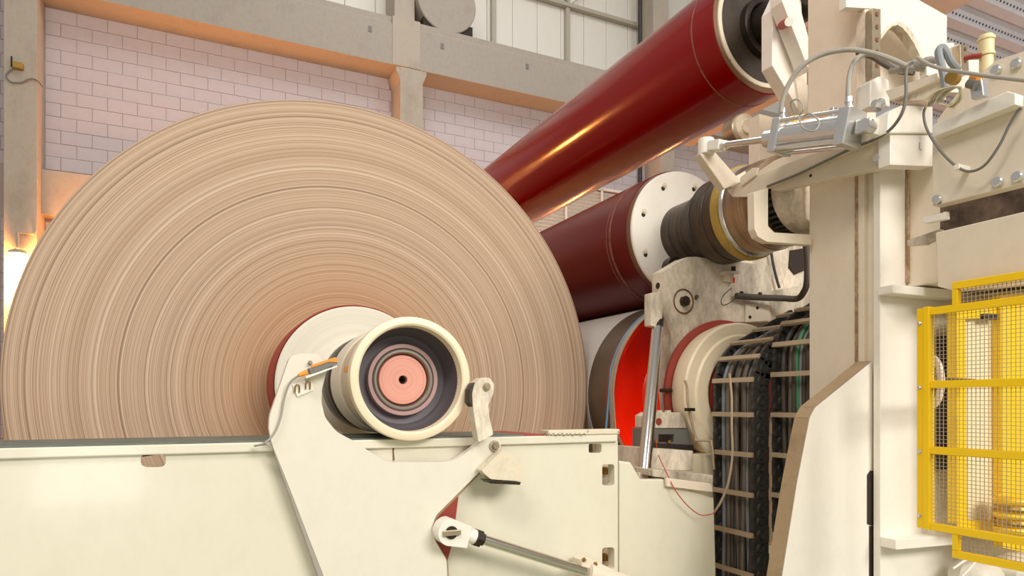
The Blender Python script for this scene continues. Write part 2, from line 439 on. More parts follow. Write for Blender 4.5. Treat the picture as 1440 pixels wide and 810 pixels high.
lv = thing('louvre_grille', 'white horizontal slat louvre in the wall between the red rolls', 'louvre', (7.1, 11.95, 5), kind='structure')
slm = MB().xz([[(-1.56, -.024), (1.56, -.024), (1.56, .024), (-1.56, .024)]], -.0, .012).mesh('slat', False)
for v in slm.vertices: v.co.y += v.co.z*-1.1
slm.materials.append(M['white'])
for i in range(24): put('slat', slm, M['white'], lv, smooth=False, loc=(7.14, 11.97, 4.32+i*.075))
for x in (6.05, 6.86, 7.72, 8.62): put('mullion', MB().box(x-.02, x+.02, 11.9, 11.93, 4.25, 6.12), M['white'], lv, 0, False)
put('head_rail', MB().box(5.56, 8.72, 11.9, 12.0, 6.1, 6.15), M['white'], lv, .003, False)

# perforated steel deck overhead at the right, on a concrete soffit
ce = thing('ceiling', 'perforated corrugated steel deck overhead at the upper right', 'ceiling', (9, 5, 6), kind='structure')
mb = MB(); dots = MB(); y = 2.6; pr = []
while y < 6.3:
    pr += [(y, 6.0), (y+.13, 6.0), (y+.18, 6.09), (y+.31, 6.09), (y+.36, 6.0)]; y += .36
pr = sorted(set(pr))
L = [(a, b) for a, b in pr]+[(a, b+.004) for a, b in reversed(pr)]
nn = len(pr)
for i in range(nn-1):
    (a, b), (c, d) = pr[i], pr[i+1]
    mb.add([(7.6, a, b), (13, a, b), (13, c, d), (7.6, c, d)], [(0, 1, 2, 3)])
    if abs(b-d) > .01:
        ty, tz = (a+c)/2, (b+d)/2; e = Vector((0, c-a, d-b)).normalized(); nrm = Vector((0, (d-b), -(c-a))).normalized()
        if nrm.z > 0: nrm = -nrm
        xx = 7.66
        while xx < 11.5:
            o_ = Vector((xx, ty, tz))+nrm*.002
            dots.add([o_+Vector((1,0,0))*(.014*math.cos(k*math.pi/3))+e*(.014*math.sin(k*math.pi/3)) for k in range(6)], [(0,1,2,3,4,5)])
            xx += .062
put('deck_sheet', mb, M['galv'], ce, 0, False)
put('perforations', dots, M['dark'], ce, 0, False, kind='stuff')
structure('trim_3', MB().box(6.4, 7.6, 1.5, 9, 5.99, 6.5), M['soffit'], 'pinkish concrete soffit beam under the steel deck', 'beam')
structure('wall_right', MB().box(13.1, 13.3, -2, 12.4, 0, 6.5), M['block'], 'pale wall far behind the right side of the machine', 'wall')

# wall lamp on the left column, small box and wires
lp = thing('wall_lamp', 'glowing wall lamp hung on the left concrete column', 'lamp', (-2.2, 11.4, 4.0))
a = at(25, 327, Y=11.38); b = at(25, 350, Y=11.30)
put('bracket', MB().tube([at(48, 329, Y=11.45), at(40, 328, Y=11.38), a, b], .022, 8), M['concrete2'], lp)
put('hood', MB().lathe([(0, .03), (-.03, .10), (-.07, .13), (-.075, .125), (-.03, .09)], (b.x, b.y, b.z), (0,0,1), 24), M['girt'], lp)
put('bulb', MB().lathe([(0, 1e-5), (-.02, .07), (-.10, .085), (-.2, .07), (-.26, 1e-5)], (b.x, b.y, b.z-.06), (0,0,1), 20), M['glow'], lp)
sodium((b.x+.02, b.y-.03, b.z-.38), 520, .14)
sodium((.5, 11.66, 2.2), 300); sodium((2.0, 11.66, 2.2), 330); sodium((5.0, 11.66, 2.4), 260); sodium((7.4, 11.66, 2.4), 120); sodium((10.2, 11.66, 2.6), 60); sodium((2.36, 2.93, 1.28), 2.2, .04)  # the last one is an unseen light added to brighten the drum end
bx = thing('junction_box', 'small yellowed junction box high on the left column', 'box', (-2.2, 11.4, 6.9))
p = at(25, 92, Y=11.40)
put('body', MB().box(p.x-.06, p.x+.06, 11.38, 11.46, p.z-.04, p.z+.04), M['brass'], bx, .006)
put('antenna', MB().cyl((p.x-.075, 11.42, p.z-.02), (p.x-.075, 11.42, p.z+.12), .01), M['dark'], bx)
put('wire', MB().tube(spline([(p.x-.05, 11.43, p.z-.03), at(9, 105, Y=11.44), at(15, 115, Y=11.44), at(30, 116, Y=11.44), at(42, 111, Y=11.44), at(52, 113, Y=11.44), at(60, 122, Y=11.47)]), .01, 6), M['grey'], bx)

# ================================================================== the big paper reel
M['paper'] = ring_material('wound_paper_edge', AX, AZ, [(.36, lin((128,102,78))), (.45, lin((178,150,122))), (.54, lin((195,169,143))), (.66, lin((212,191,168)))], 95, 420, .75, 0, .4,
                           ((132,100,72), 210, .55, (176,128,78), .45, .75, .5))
M['corehead'] = ring_material('spinning_cream_head', AX, AZ, [(.3, lin((214,206,186))), (.7, lin((228,221,203)))], 18, 60, .5, 0, .0)
M['copper'] = ring_material('pink_copper_cap', AX, AZ, [(.3, lin((206,132,110))), (.5, lin((226,158,138))), (.7, lin((240,186,166)))], 30, 110, .42, .25, .1)
M['cup'] = ring_material('dark_hub_cup', AX, AZ, [(.3, lin((78,72,76))), (.7, lin((110,102,106)))], 20, 70, .5, 0, .05)
M['spunsteel'] = ring_material('spinning_steel_ring', AX, AZ, [(.3, lin((120,116,108))), (.7, lin((190,184,172)))], 40, 120, .3, .7, .05)
reel = thing('paper_reel', 'huge reel of brown paper wound on a spool', 'paper reel', (AX, 5, AZ-R_PAPER))
c0 = (AX, 0, AZ)
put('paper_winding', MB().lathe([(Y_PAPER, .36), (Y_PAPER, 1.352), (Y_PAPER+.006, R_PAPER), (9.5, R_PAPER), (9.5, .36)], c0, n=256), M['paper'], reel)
put('core_sleeve', MB().lathe([(3.06, .35), (3.05, .357), (3.06, .362), (3.3, .362)], c0, n=128), M['redpaint'], reel)
put('core_head', MB().lathe([(3.05, .353), (3.035, .352), (3.03, .345), (3.03, .22), (3.0, .19), (2.99, .165)], c0, n=128), M['corehead'], reel)
put('journal', MB().lathe([(3.03, .165), (2.84, .168), (2.82, .184), (2.70, .186)], c0, n=96), M['steel'], reel)
put('worn_band', MB().lathe([(2.82, .18), (2.82, .195), (2.74, .197), (2.74, .18)], c0, n=96), M['teal'], reel)
put('bearing_housing', MB().lathe([(2.73, .17), (2.73, .197), (2.66, .197), (2.655, .19), (2.62, .19), (2.62, .17)], c0, n=96), M['grime'], reel)
put('collar', MB().lathe([(2.62, .18), (2.615, .196), (2.60, .1985), (2.46, .1985), (2.445, .196), (2.435, .188)], c0, n=96), M['collarwhite'], reel)
wbl = put('wheel_barrel', MB().lathe([(2.44, .18), (2.435, .1935), (2.40, .1935), (2.395, .189), (2.375, .189), (2.37, .197), (2.235, .197)], c0, n=96), M['barrel'], reel)
hr = put('hub_ring', MB().lathe([(2.26, .19), (2.25, .206), (2.24, .2095), (2.215, .2105), (2.203, .208), (2.2, .202), (2.2, .186), (2.204, .180), (2.215, .1775), (2.25, .177)], c0, n=128), M['ringcream'], reel)
put('hub_cup', MB().lathe([(2.21, .1785), (2.27, .176), (2.315, .168), (2.33, .155), (2.335, .13), (2.335, .12)], c0, n=96), M['cup'], reel)
put('mauve_ring', MB().lathe([(2.335, .127), (2.312, .1265), (2.305, .125), (2.305, .112), (2.312, .110), (2.33, .109)], c0, n=96), M['mauve'], reel)
put('steel_ring', MB().lathe([(2.33, .1095), (2.308, .109), (2.303, .105), (2.303, .098), (2.312, .092), (2.34, .0905)], c0, n=96), M['spunsteel'], reel)
hcap = put('hub_cap', MB().lathe([(2.345, .0915), (2.345, .088), (2.318, .0875), (2.313, .085), (2.313, .016), (2.318, .0145), (2.345, .0145)], c0, n=96), M['copper'], reel)
put('centre_socket', MB().lathe([(2.335, .0146), (2.325, .009), (2.345, .008), (2.36, 1e-5)], c0, n=32), M['dark'], hcap)
put('orange_mark', MB().lathe([(2.362, .1972), (2.362, .1985), (2.258, .1985), (2.258, .1972)], c0, n=6, a0=math.radians(7), a1=math.radians(13)), M['orange'], wbl)
put('spool_tail', MB().lathe([(9.5, .36), (9.75, .36), (9.75, .15), (10.2, .15), (10.2, 1e-5)], c0, n=48), M['darksteel'], reel)

# ================================================================== reel rail frame
rf = thing('rail_frame', 'long glossy cream side frame carrying the reel rail', 'machine frame', (.4, 2.4, 0))
def rect(u0, v0, u1, v1): return [(u0, v0), (u1, v0), (u1, v1), (u0, v1)]
def holeloop(u0, v0, u1, v1, y, r=.012):
    return fillet([(p.x, p.z) for p in (at(u, v, Y=y) for u, v in rect(u0, v0, u1, v1))], r, 4)
YP = 2.26
xr = at(869, 640, Y=YP).x
outer = [(-1.6, 0), (xr, 0), (xr, 1.502), (-1.6, 1.502)]
holes = [holeloop(198, 638, 233, 657, YP, .02), holeloop(828, 624, 846, 637, YP, .008), holeloop(847, 653, 864, 683, YP), holeloop(847, 770, 864, 800, YP)]
put('side_panel', MB().xz([outer]+holes, YP, YP+.045), M['cream'], rf, .003, False)
put('top_lip', MB().box(-1.6, xr-.01, YP-.014, YP+.06, 1.500, 1.530), M['cream'], rf, .004, False)
xc = at(770, 610, Y=YP-.01).x
put('rail_head', MB().box(-1.6, xc-.09, YP-.004, 2.64, 1.530, 1.5345), M['teal'], rf, .002, False)
put('painted_rail_end', MB().box(xc-.09, xc, YP-.004, 2.64, 1.530, 1.5345), M['redpaint'], rf, .002, False)
put('rail_end_cap', MB().box(xc, xr-.004, YP-.018, 2.31, 1.5305, 1.550), M['chipped'], rf, .003, False)
for u, v in ((858, 663), (857, 786)):
    q = at(u, v, Y=YP+.05)
    b = put('tie_bolt', MB().hexbolt((q.x, YP+.09, q.z), (0, -1, 0), .014, .03), M['brass'], rf)
    put('inner_stop', MB().box(q.x-.05, q.x+.02, YP+.09, YP+.11, q.z-.07, q.z+.07), M['cream2'], rf, .003, False)
put('rust_run', MB().pxz([(552,622),(555,622),(554,635),(555,647),(552.5,648),(552,634)], YP-.0015, YP), M['rim'], rf, 0, False)
put('scuff_mark', MB().tube([at(762+k*2.2, 611+1.8*math.sin(k*2.3)+.8*math.sin(k*5.1), Y=YP-.0185) for k in range(29)], .0012, 4), M['grime'], rf)
q = at(840, 630, Y=YP+.05); put('inner_stop', MB().box(q.x-.01, q.x+.06, YP+.05, YP+.07, q.z-.04, q.z+.04), M['cream2'], rf, 0, False)

pd = thing('frame_pedestal', 'cream stepped pedestal between the rail frame and the cable chains', 'pedestal', (1.8, 2.4, 0))
put('body', MB().pxz([(870.5, 648), (887, 650), (901, 674), (935, 674), (938, 682), (1004, 700), (1012, 1000), (870.5, 1000)], 2.275, 2.315), M['cream'], pd, .006, False)
put('top_slab', MB().pxz([(918, 660), (1003, 668), (1003, 690), (940, 684), (936, 672), (918, 670)], 2.318, 2.62), M['grimy'], pd, .004, False)
put('front_edge', MB().pxz([(937, 672), (1000, 680), (1003, 692), (985, 690), (938, 684)], 2.255, 2.27), M['cream2'], pd, .003, False)
put('ledge', MB().pxz([(910, 630), (975, 634), (975, 662), (910, 660)], 2.50, 2.75), M['grimy'], pd, .004, False)

# ================================================================== V-notched support plate with its links
YL = 2.206
sp = thing('notched_support_plate', 'cream V-notched support plate cradling the reel hub', 'support plate', (.6, 2.23, 0))
plate = [(407,503),(418,497.5),(447,497.5),(461,516),(453,545),(452,565),(457,587),(473,607),(497,620),(540,648),(550,650.5),(630,650.5),(642,647),(682,617),(690,614),(700,616),(705,624),(703,635),(645,693),(613,725),(608,740),(612,760),(628,787),(629,810),(629,1100),(560,1100),(455,810),(400,668),(383,627),(378,603),(379,585)]
put('plate', MB().pxz(plate, YL, YL+.036, r=.012), M['plate'], sp, .004, False)
put('plate_shade_dirt_line', MB().pxz([(u+(2.2 if 600 < u < 646 and v > 690 else 0), v+2.0) for u, v in plate], YL+.0362, YL+.0364, r=.012), M['dustshade'], sp, 0, False)  # brown offset copy painting a line of shade and dirt below the edges
put('red_shim', MB().pxz([(645,697),(641,727),(637,760),(629,790),(609,764),(604.5,740),(611,722),(640,692)], YL+.0365, YL+.043, r=.006), M['redpaint'], sp, 0, False)
put('red_edge_strip', MB().pxz([(632,651),(643,645),(680,614.5),(685,617),(650,648)], YL+.0365, YL+.046), M['redpaint'], sp, 0, False)
q = at(695, 627, Y=YL)
put('pin_washer', MB().lathe([(0, 1e-5), (0, .019), (-.004, .02), (-.008, .019), (-.008, 1e-5)], (q.x, YL, q.z), n=28), M['grimy'], sp)
put('pin', MB().hexbolt((q.x, YL-.008, q.z), (0, -1, 0), .0125, .012), M['steel'], sp)
put('clip_plate', MB().pxz([(411,541),(438,534),(441,549),(418,558)], YL-.006, YL-.0005), M['white'], sp, .001, False)
for u, v in ((418, 547), (433, 542)):
    a = at(u, v, Y=YL-.008)
    put('spring_clip', MB().tube(spline([(a.x-.007, a.y, a.z-.012), (a.x-.006, a.y-.004, a.z+.008), (a.x, a.y-.006, a.z+.014), (a.x+.006, a.y-.004, a.z+.008), (a.x+.006, a.y, a.z-.012)], 4), .0022, 6), M['brass'], sp)
a = at(383, 618, Y=YL+.01); b = at(458, 830, Y=YL+.01); d = (b-a)
solo('guide_rod', MB().obox(a, a+d*2.4, .018, .016, Vector((0,-1,0))), M['hose'], 'slanted bare steel bar beside the notched support plate', 'bar', bevel=.003)

sn = thing('proximity_sensor', 'orange and grey sensor on top of the support plate', 'sensor', at(445, 520, Y=YL-.02))
y0, y1 = YL-.05, YL-.012
put('body', MB().pxz([(434,518),(473,505),(475,512),(437,526)], y0, y1), M['grey'], sn, .002, False)
put('orange_face', MB().pxz([(439,513),(472,502),(475.5,509.5),(462,509),(439,517)], y0-.002, y0+.02), M['orange'], sn, .001, False)
put('mount_strip', MB().pxz([(430,529),(474,514),(474,516),(431,532)], y0-.004, y1+.012), M['white'], sn, 0, False)
put('plug', MB().cyl(at(432, 523.5, Y=y0+.012), at(420, 528, Y=y0+.012), .0085, .006), M['orange'], sn)
put('mount_bolt', MB().hexbolt(at(436, 510, Y=YL), (0, -1, 0), .006, .02), M['steel'], sn)
cb = [at(421, 527.5, Y=YL-.035), at(408, 538, Y=YL-.02), at(400, 560, Y=YL-.012), at(394, 590, Y=YL-.012), at(384, 612, Y=YL-.012), at(370, 624, Y=YL-.012), at(358, 627, Y=YL+.02), at(374, 625, Y=YL-.01), at(382, 630, Y=YL-.008)]
put('signal_cable', MB().tube(spline(cb), .0032, 6), M['hose'], sn)

lk = thing('hub_stop_lever', 'cream rocking stop lever with counterweight at the right of the hub', 'lever', at(695, 627, Y=2.18))
put('upper_arm', MB().pxz([(664,553),(668,538),(677,531),(688,531),(695,540),(694,553),(687,569),(688,585),(694,611),(673,622),(665,572)], 2.148, 2.196, r=.008), M['grimy'], lk, .003, False)
q = at(684, 544, Y=2.148)
put('roller_pin', MB().lathe([(0, 1e-5), (0, .014), (-.006, .014), (-.006, .010), (-.010, .009), (-.010, 1e-5)], (q.x, 2.148, q.z), n=24), M['steel'], lk)
put('dark_side_strip', MB().pxz([(660.5,548),(666,538),(668,538),(664.5,553),(664.5,572),(660,566)], 2.15, 2.194), M['grime'], lk, .001, False)  # dark strip standing in for the arm's darker left side
put('counterweight', MB().pxz([(677,662),(706,634),(722,639),(737,656),(740,667),(734,677),(690,674)], 2.150, 2.20, r=.008), M['chipped'], lk, .004, False)
put('weight_shoe', MB().pxz([(684,675),(733,678),(731,682),(690,680)], 2.145, 2.205), M['darksteel'], lk, .001, False)

ha = thing('tilt_actuator', 'hydraulic tilt actuator with chrome rod below the support plate', 'hydraulic cylinder', at(633, 748, Y=2.18))
e = at(633, 748, Y=2.15); r1 = at(680, 759, Y=2.165); r2 = at(835, 807.5, Y=2.165); ax = (r2-r1).normalized()
mb = MB(); cir = circ2(e.x, e.z, .046, 20, math.radians(85), math.radians(265))
t1 = at(662, 740, Y=2.15); t2 = at(655, 770, Y=2.15)
mb.xz([cir+[(t2.x, t2.z), (t1.x, t1.z)]], 2.138, 2.20); put('clevis', mb, M['white'], ha, .005, False)
put('pin_washer', MB().lathe([(0, 1e-5), (0, .022), (-.004, .022), (-.004, 1e-5)], (e.x, 2.138, e.z), n=24), M['darksteel'], ha)
put('lock_tab', MB().box(e.x-.031, e.x+.031, 2.127, 2.134, e.z-.009, e.z+.009), M['steel'], ha, .001, False)
q = r1-ax*.05
put('neck', MB().cyl(q-ax*.02, q+ax*.016, .026), M['white'], ha)
put('lock_nut', MB().lathe([(0, 1e-5), (0, .032), (.022, .032), (.022, .024), (.034, .024), (.034, 1e-5)], q+ax*.014, ax, 6), M['darksteel'], ha)
put('rod', MB().cyl(r1-ax*.01, r2, .0185, n=32), M['chrome'], ha)
put('gland', MB().cyl(r2-ax*.03, r2+ax*.3, .036, n=28), M['cream2'], ha)
put('port_block', MB().pxz([(818,788),(826,784),(842,791),(862,801),(878,815),(820,812)], 2.16, 2.23), M['cream2'], ha, .003, False)
for u, v in ((821, 787), (837, 793)): put('bolt', MB().hexbolt(at(u, v, Y=2.16), (0, -1, 0), .007, .008), M['brass'], ha)

# ================================================================== rolls
ur = thing('upper_roll', 'glossy deep red roll slanting across the upper picture', 'roll', (3.1, 5, 3.5))
c1 = (3.096, 0, 3.898); R1 = .381
put('shell', MB().lathe([(3.035, R1-.012), (3.03, R1), (9.7, R1), (9.7, .1)], c1, n=160), M['red'], ur)
put('scraped_ring', MB().lathe([(3.215, R1-.001), (3.213, R1+.0025), (3.205, R1+.0025), (3.203, R1-.001)], c1, n=128), M['scratch'], ur)
put('end_rim', MB().lathe([(3.035, R1-.004), (3.026, R1-.006), (3.022, R1-.03), (3.03, R1-.034)], c1, n=128), M['rim'], ur)
put('white_band', MB().lathe([(3.028, R1-.033), (3.018, R1-.036), (3.018, R1-.062), (3.03, R1-.066)], c1, n=128), M['chipped'], ur)
put('end_head', MB().lathe([(3.026, R1-.063), (3.026, .16), (3.01, .15)], c1, n=128), M['grime'], ur)
put('hub_ring', MB().lathe([(3.03, .175), (2.985, .172), (2.98, .16), (2.98, .14), (2.99, .13)], c1, n=96), M['darksteel'], ur)
put('shaft', MB().lathe([(3.02, .125), (2.86, .125), (2.86, .10), (2.62, .10), (2.62, 1e-5)], c1, n=64), M['darksteel'], ur)

lr = thing('lower_roll', 'dull dark red roll with white bolted end flange', 'roll', (2.53, 5, 2.2))
c2 = (2.531, 0, 2.609); R2 = .372
put('shell', MB().lathe([(3.10, R2-.01), (3.095, R2), (9.7, R2), (9.7, .1)], c2, n=160), M['red2'], lr)
put('scraped_ring', MB().lathe([(3.262, R2-.001), (3.26, R2+.003), (3.245, R2+.003), (3.243, R2-.001)], c2, n=128), M['scratch'], lr)
put('scraped_ring', MB().lathe([(3.292, R2-.001), (3.29, R2+.0015), (3.284, R2+.0015), (3.282, R2-.001)], c2, n=128), M['scratch'], lr)
put('brass_rim', MB().lathe([(3.10, R2-.003), (3.088, R2-.004), (3.07, R2-.008), (3.06, R2-.014)], c2, n=128), M['rim'], lr)
fl = put('end_flange', MB().lathe([(3.075, .362), (3.056, .3605), (3.05, .356), (3.05, .15)], c2, n=128), M['white'], lr)
for k, deg in enumerate((75, 118, 160, 203, 245, 300, 345)):
    a = math.radians(deg); bx_, bz_ = c2[0]+.30*math.cos(a), c2[2]+.30*math.sin(a)
    put('flange_bolt', MB().lathe([(0, .016), (-.004, .016), (-.004, .011), (-.010, .010), (-.010, 1e-5)], (bx_, 3.05, bz_), n=10), M['chipped'], fl)
    put('keyhole', MB().lathe([(0, 1e-5), (-.0015, .0125), (0, .0128)], (bx_+.012*math.cos(a+1.6), 3.0498, bz_-.02), n=16), M['dark'], fl)
put('inner_sleeve', MB().lathe([(3.06, .17), (2.86, .172), (2.84, .168)], c2, n=96), M['banddark'], lr)
put('seal_ring', MB().lathe([(2.85, .165), (2.845, .186), (2.80, .19), (2.785, .178), (2.775, .17), (2.75, .17)], c2, n=96), M['grime'], lr)
put('bearing_housing', MB().lathe([(2.775, .16), (2.77, .212), (2.755, .222), (2.66, .224), (2.656, .219), (2.65, .219), (2.646, .224), (2.58, .226), (2.575, .223)], c2, n=96), M['banddark'], lr)
put('yellow_ring', MB().lathe([(2.585, .2), (2.583, .232), (2.575, .236), (2.545, .236), (2.535, .232), (2.533, .2)], c2, n=96), M['yellowring'], lr)
put('bright_ring', MB().lathe([(2.535, .2), (2.533, .226), (2.515, .226), (2.51, .222), (2.508, .219)], c2, n=96), M['alu'], lr)
put('brake_drum', MB().lathe([(2.51, .2), (2.505, .219), (2.40, .219), (2.398, .216), (2.33, .214), (2.325, .13)], c2, n=96), M['bandsteel'], lr)
mb = MB()
for k in range(36):
    a = 2*math.pi*k/36
    mb.obox((c2[0]+.15*math.cos(a), 2.325, c2[2]+.15*math.sin(a)), (c2[0]+.15*math.cos(a), 2.24, c2[2]+.15*math.sin(a)), .012, .03, Vector((math.cos(a), 0, math.sin(a))))
put('cooling_fins', mb, M['black'], lr, 0, False, kind='stuff')
put('fin_core', MB().lathe([(2.34, .138), (2.2, .138)], c2, n=64), M['black'], lr)
put('coupling_disc', MB().lathe([(2.245, .10), (2.245, .178), (2.235, .184), (2.15, .184), (2.14, .178), (2.12, .178), (2.12, 1e-5)], c2, n=96), M['grimy'], lr)

dr = thing('reel_drum', 'drive drum with bright orange red end beside the reel', 'drum', (2.56, 5, 1.15))
c3 = (2.568, 0, 1.70); R3 = .528
put('shell', MB().lathe([(3.10, R3-.02), (3.095, R3-.004), (3.10, R3), (9.8, R3), (9.8, .1)], c3, n=160), M['drum'], dr)
put('rope_groove', MB().lathe([(3.10, R3-.004), (3.088, R3-.006), (3.085, R3-.02), (3.095, R3-.024)], c3, n=128), M['hose'], dr)
put('red_line', MB().lathe([(3.104, R3+.001), (3.101, R3+.002), (3.098, R3+.001)], c3, n=128), M['redwire'], dr)
put('end_ring', MB().lathe([(3.098, R3-.022), (3.092, R3-.026), (3.092, R3-.055), (3.10, R3-.06)], c3, n=128), M['redorange'], dr)
put('end_disc', MB().lathe([(3.095, R3-.058), (3.17, R3-.075), (3.18, R3-.10), (3.16, .25), (3.10, .19), (2.98, .18)], c3, n=128), M['redorange'], dr)
put('shaft', MB().lathe([(3.15, .17), (2.86, .17), (2.86, .21), (2.64, .21), (2.64, .14), (2.62, .14), (2.62, 1e-5)], c3, n=96), M['redpaint'], dr)
solo('paper_web', MB().lathe([(3.29, R3+.002), (3.29, R3+.005), (9.4, R3+.005), (9.4, R3+.002)], c3, n=96, a0=math.radians(-60), a1=math.radians(215)), M['sheet'], 'pale paper sheet wrapped over the drive drum', 'paper sheet')
def arc(rad, y, d0, d1, n=14): return [(c3[0]+rad*math.cos(math.radians(d0+(d1-d0)*k/n)), y, c3[2]+rad*math.sin(math.radians(d0+(d1-d0)*k/n))) for k in range(n+1)]
p = arc(R3+.007, 3.075, 112, 166); q = p[-1]
solo('blue_rope', MB().tube(spline(p+[(q[0]-.016, 3.07, q[2]-.14), (q[0]-.05, 3.06, q[2]-.42), (q[0]-.07, 3.06, q[2]-.7)], 4), .0055, 6), M['blue'], 'thin blue rope hanging at the drum edge', 'rope')
rp = thing('rope_bundle', 'frayed beige ropes hanging beside the blue rope', 'rope', (q[0], 3.06, .9))
for k in range(4):
    p = arc(R3+.004, 3.062-.011*k, 100, 176+k*2); q = p[-1]
    put('strand', MB().tube(spline(p+[(q[0]+.002*k, 3.055-.011*k, q[2]-.15), (q[0]+.012*k, 3.05-.011*k, q[2]-.5)], 4), .0045, 5), M['bar' if k % 2 else 'hose'], rp)

hs = thing('drum_bearing', 'cream ring shaped bearing housing of the drive drum', 'bearing housing', (2.56, 2.7, 1.1))
put('housing_ring', MB().lathe([(2.76, .36), (2.70, .371), (2.655, .37), (2.645, .362), (2.645, .31), (2.635, .30), (2.635, .235), (2.642, .224), (2.70, .219), (2.76, .219)], c3, n=128), M['ringcream'], hs)
put('red_guard_disc', MB().lathe([(2.785, .22), (2.785, .395), (2.775, .397), (2.765, .395), (2.765, .22)], c3, n=96), M['redpaint'], hs)
put('dark_bore', MB().lathe([(2.69, .2195), (2.69, .15)], c3, n=64), M['dark'], hs)
put('foot', MB().box(2.20, 2.9, 2.645, 2.76, .9, 1.40), M['ringcream'], hs, .006, False)
put('oil_pipe', MB().tube(spline([at(963, 535, Y=2.62), at(966, 545, Y=2.62), at(967, 565, Y=2.62), at(972, 590, Y=2.62), at(978, 615, Y=2.62), at(979, 619, Y=2.60), at(998, 620, Y=2.58), at(1001, 625, Y=2.56), at(1004, 660, Y=2.56)]), .006, 6), M['bar'], hs)
for u, v in ((967, 576), (972, 576)): put('pipe_clamp', MB().box(*(lambda p: (p.x-.012, p.x+.012, 2.605, 2.63, p.z-.008, p.z+.008))(at(u, v, Y=2.62))), M['darksteel'], hs)

br = thing('pivot_bracket', 'stained cream pivot bracket between the rolls and the drum', 'bracket', (2.3, 2.85, 1.2))
YB = 2.79
put('arm_plate', MB().pxz([(933,381),(966,361.5),(978,361),(1085,374),(1085,452),(1022,453),(1000,459),(983,470),(968,490),(958,515),(956,545),(959,575),(967,605),(980,640),(970,655),(960,640),(947,600),(943,560),(943,470),(933,440)], YB, YB+.095, holes=[[(p[0], p[1]) for p in ((976.5,418),(978,414.5),(981,414),(983.5,416),(984,419.5),(982,422.5),(979,423),(977,421))]], r=.004), M['grimy'], br, .004, False)
q = at(961, 424, Y=YB)
put('boss_ring', MB().lathe([(0, .066), (-.004, .066), (-.006, .062), (-.002, .059), (0, .058)], (q.x, YB, q.z), n=48), M['rim'], br)
put('boss_plate', MB().lathe([(-.001, 1e-5), (-.001, .057), (0, .0575)], (q.x, YB-.001, q.z), n=48), M['grimy'], br)
put('pivot_nut', MB().lathe([(0, 1e-5), (0, .028), (-.022, .027), (-.024, .02), (-.024, 1e-5)], (q.x, YB-.002, q.z), n=8), M['darksteel'], br)
q = at(925, 400, X=at(926, 400, Y=YB+.05).x)
put('side_hole', MB().lathe([(0, 1e-5), (-.002, .016), (0, .0165)], (at(933, 400, Y=YB).x-.0005, YB+.045, at(933, 400, Y=YB).z), (1, 0, 0), n=20), M['dark'], br)
put('hole_backing', MB().box(*(lambda p: (p.x-.05, p.x+.05, YB+.096, YB+.1, p.z-.05, p.z+.05))(at(980, 418, Y=YB))), M['dark'], br)
put('side_rib', MB().pxz([(917,412),(933,408),(933,441),(956,470),(953,478),(917,440)], YB+.096, YB+.15), M['cream2'], br, .003, False)
scv = put('small_cover', MB().pxz([(1049,427),(1083,429),(1083,451),(1048,453)], YB-.01, YB-.001, r=.004), M['cream2'], br, .001, False)
for u, v in ((1065, 433), (1054.5, 446)): put('cover_bolt', MB().hexbolt(at(u, v, Y=YB-.01), (0, -1, 0), .008, .006), M['darksteel'], scv)
for u, v in ((1042, 412), (1068, 413.5)): put('bolt', MB().hexbolt(at(u, v, Y=YB), (0, -1, 0), .009, .012), M['darksteel'], br)
rl = thing('small_guide_roller', 'small cream guide roller peeping over the bracket top', 'roller', at(950, 370, Y=2.9))
q = at(952, 377, Y=2.9)
put('tyre', MB().lathe([(0, .04), (0, .062), (.05, .064), (.05, .04)], (q.x, 2.90, q.z), n=40), M['darksteel'], rl)
put('hub', MB().lathe([(0, 1e-5), (0, .04), (.05, .04), (.05, 1e-5)], (q.x, 2.89, q.z), n=32), M['cream2'], rl)
q = at(968, 376, Y=2.86)
put('knob', MB().lathe([(0, 1e-5), (0, .046), (.02, .047), (.04, .044), (.04, 1e-5)], (q.x, 2.885, q.z), n=32), M['cream2'], rl)

ls = thing('limit_sensor', 'small sensor with orange tip on the stained bracket', 'sensor', at(1028, 390, Y=YB))
put('angle_plate', MB().pxz([(1019,383),(1032,383),(1032,397),(1019,396)], YB-.016, YB-.001, r=.002), M['cream2'], ls, .001, False)
put('arm', MB().pxz([(1020,381),(1041,381),(1041,384),(1030,384),(1020,386)], YB-.05, YB-.005), M['cream2'], ls, 0, False)
put('head', MB().cyl(at(1031.5, 375, Y=YB-.03), at(1031.5, 381, Y=YB-.03), .012), M['black'], ls)
put('stem', MB().cyl(at(1032, 382, Y=YB-.03), at(1032, 391, Y=YB-.03), .007), M['alu'], ls)
put('orange_tip', MB().cyl(at(1032, 390, Y=YB-.03), at(1032, 398, Y=YB-.03), .007, .005), M['redorange'], ls)
put('lead', MB().tube(spline([at(1029, 405, Y=YB-.01), at(1018, 415, Y=YB-.012), at(1014, 424, Y=YB-.012), at(1017, 429, Y=YB-.012), at(1026, 426, Y=YB-.012), at(1036, 418, Y=YB-.012)]), .0022, 5), M['dark'], ls)
solo('conduit', MB().tube(spline([at(1035, 416, Y=2.76), at(1060, 418, Y=2.74), at(1100, 419.5, Y=2.70), at(1121, 420, Y=2.66), at(1130, 411, Y=2.62), at(1134.5, 398, Y=2.6), at(1135, 370, Y=2.6), at(1133, 340, Y=2.6)], 6), .017, 10), M['cabledark'], 'thick dark conduit bending up behind the column', 'conduit')
bk = thing('rear_plate', 'grey stained plate behind the bracket and below the lower roll', 'plate', (2.9, 3.0, 1.5))
put('plate', MB().pxz([(1040,355),(1150,330),(1150,560),(1040,560)], 2.93, 2.96), M['grimy'], bk, .003, False)
put('stiffener', MB().pxz([(1084,409),(1142,399),(1142,446),(1084,452)], 2.80, 2.92), M['grimy'], bk, .003, False)
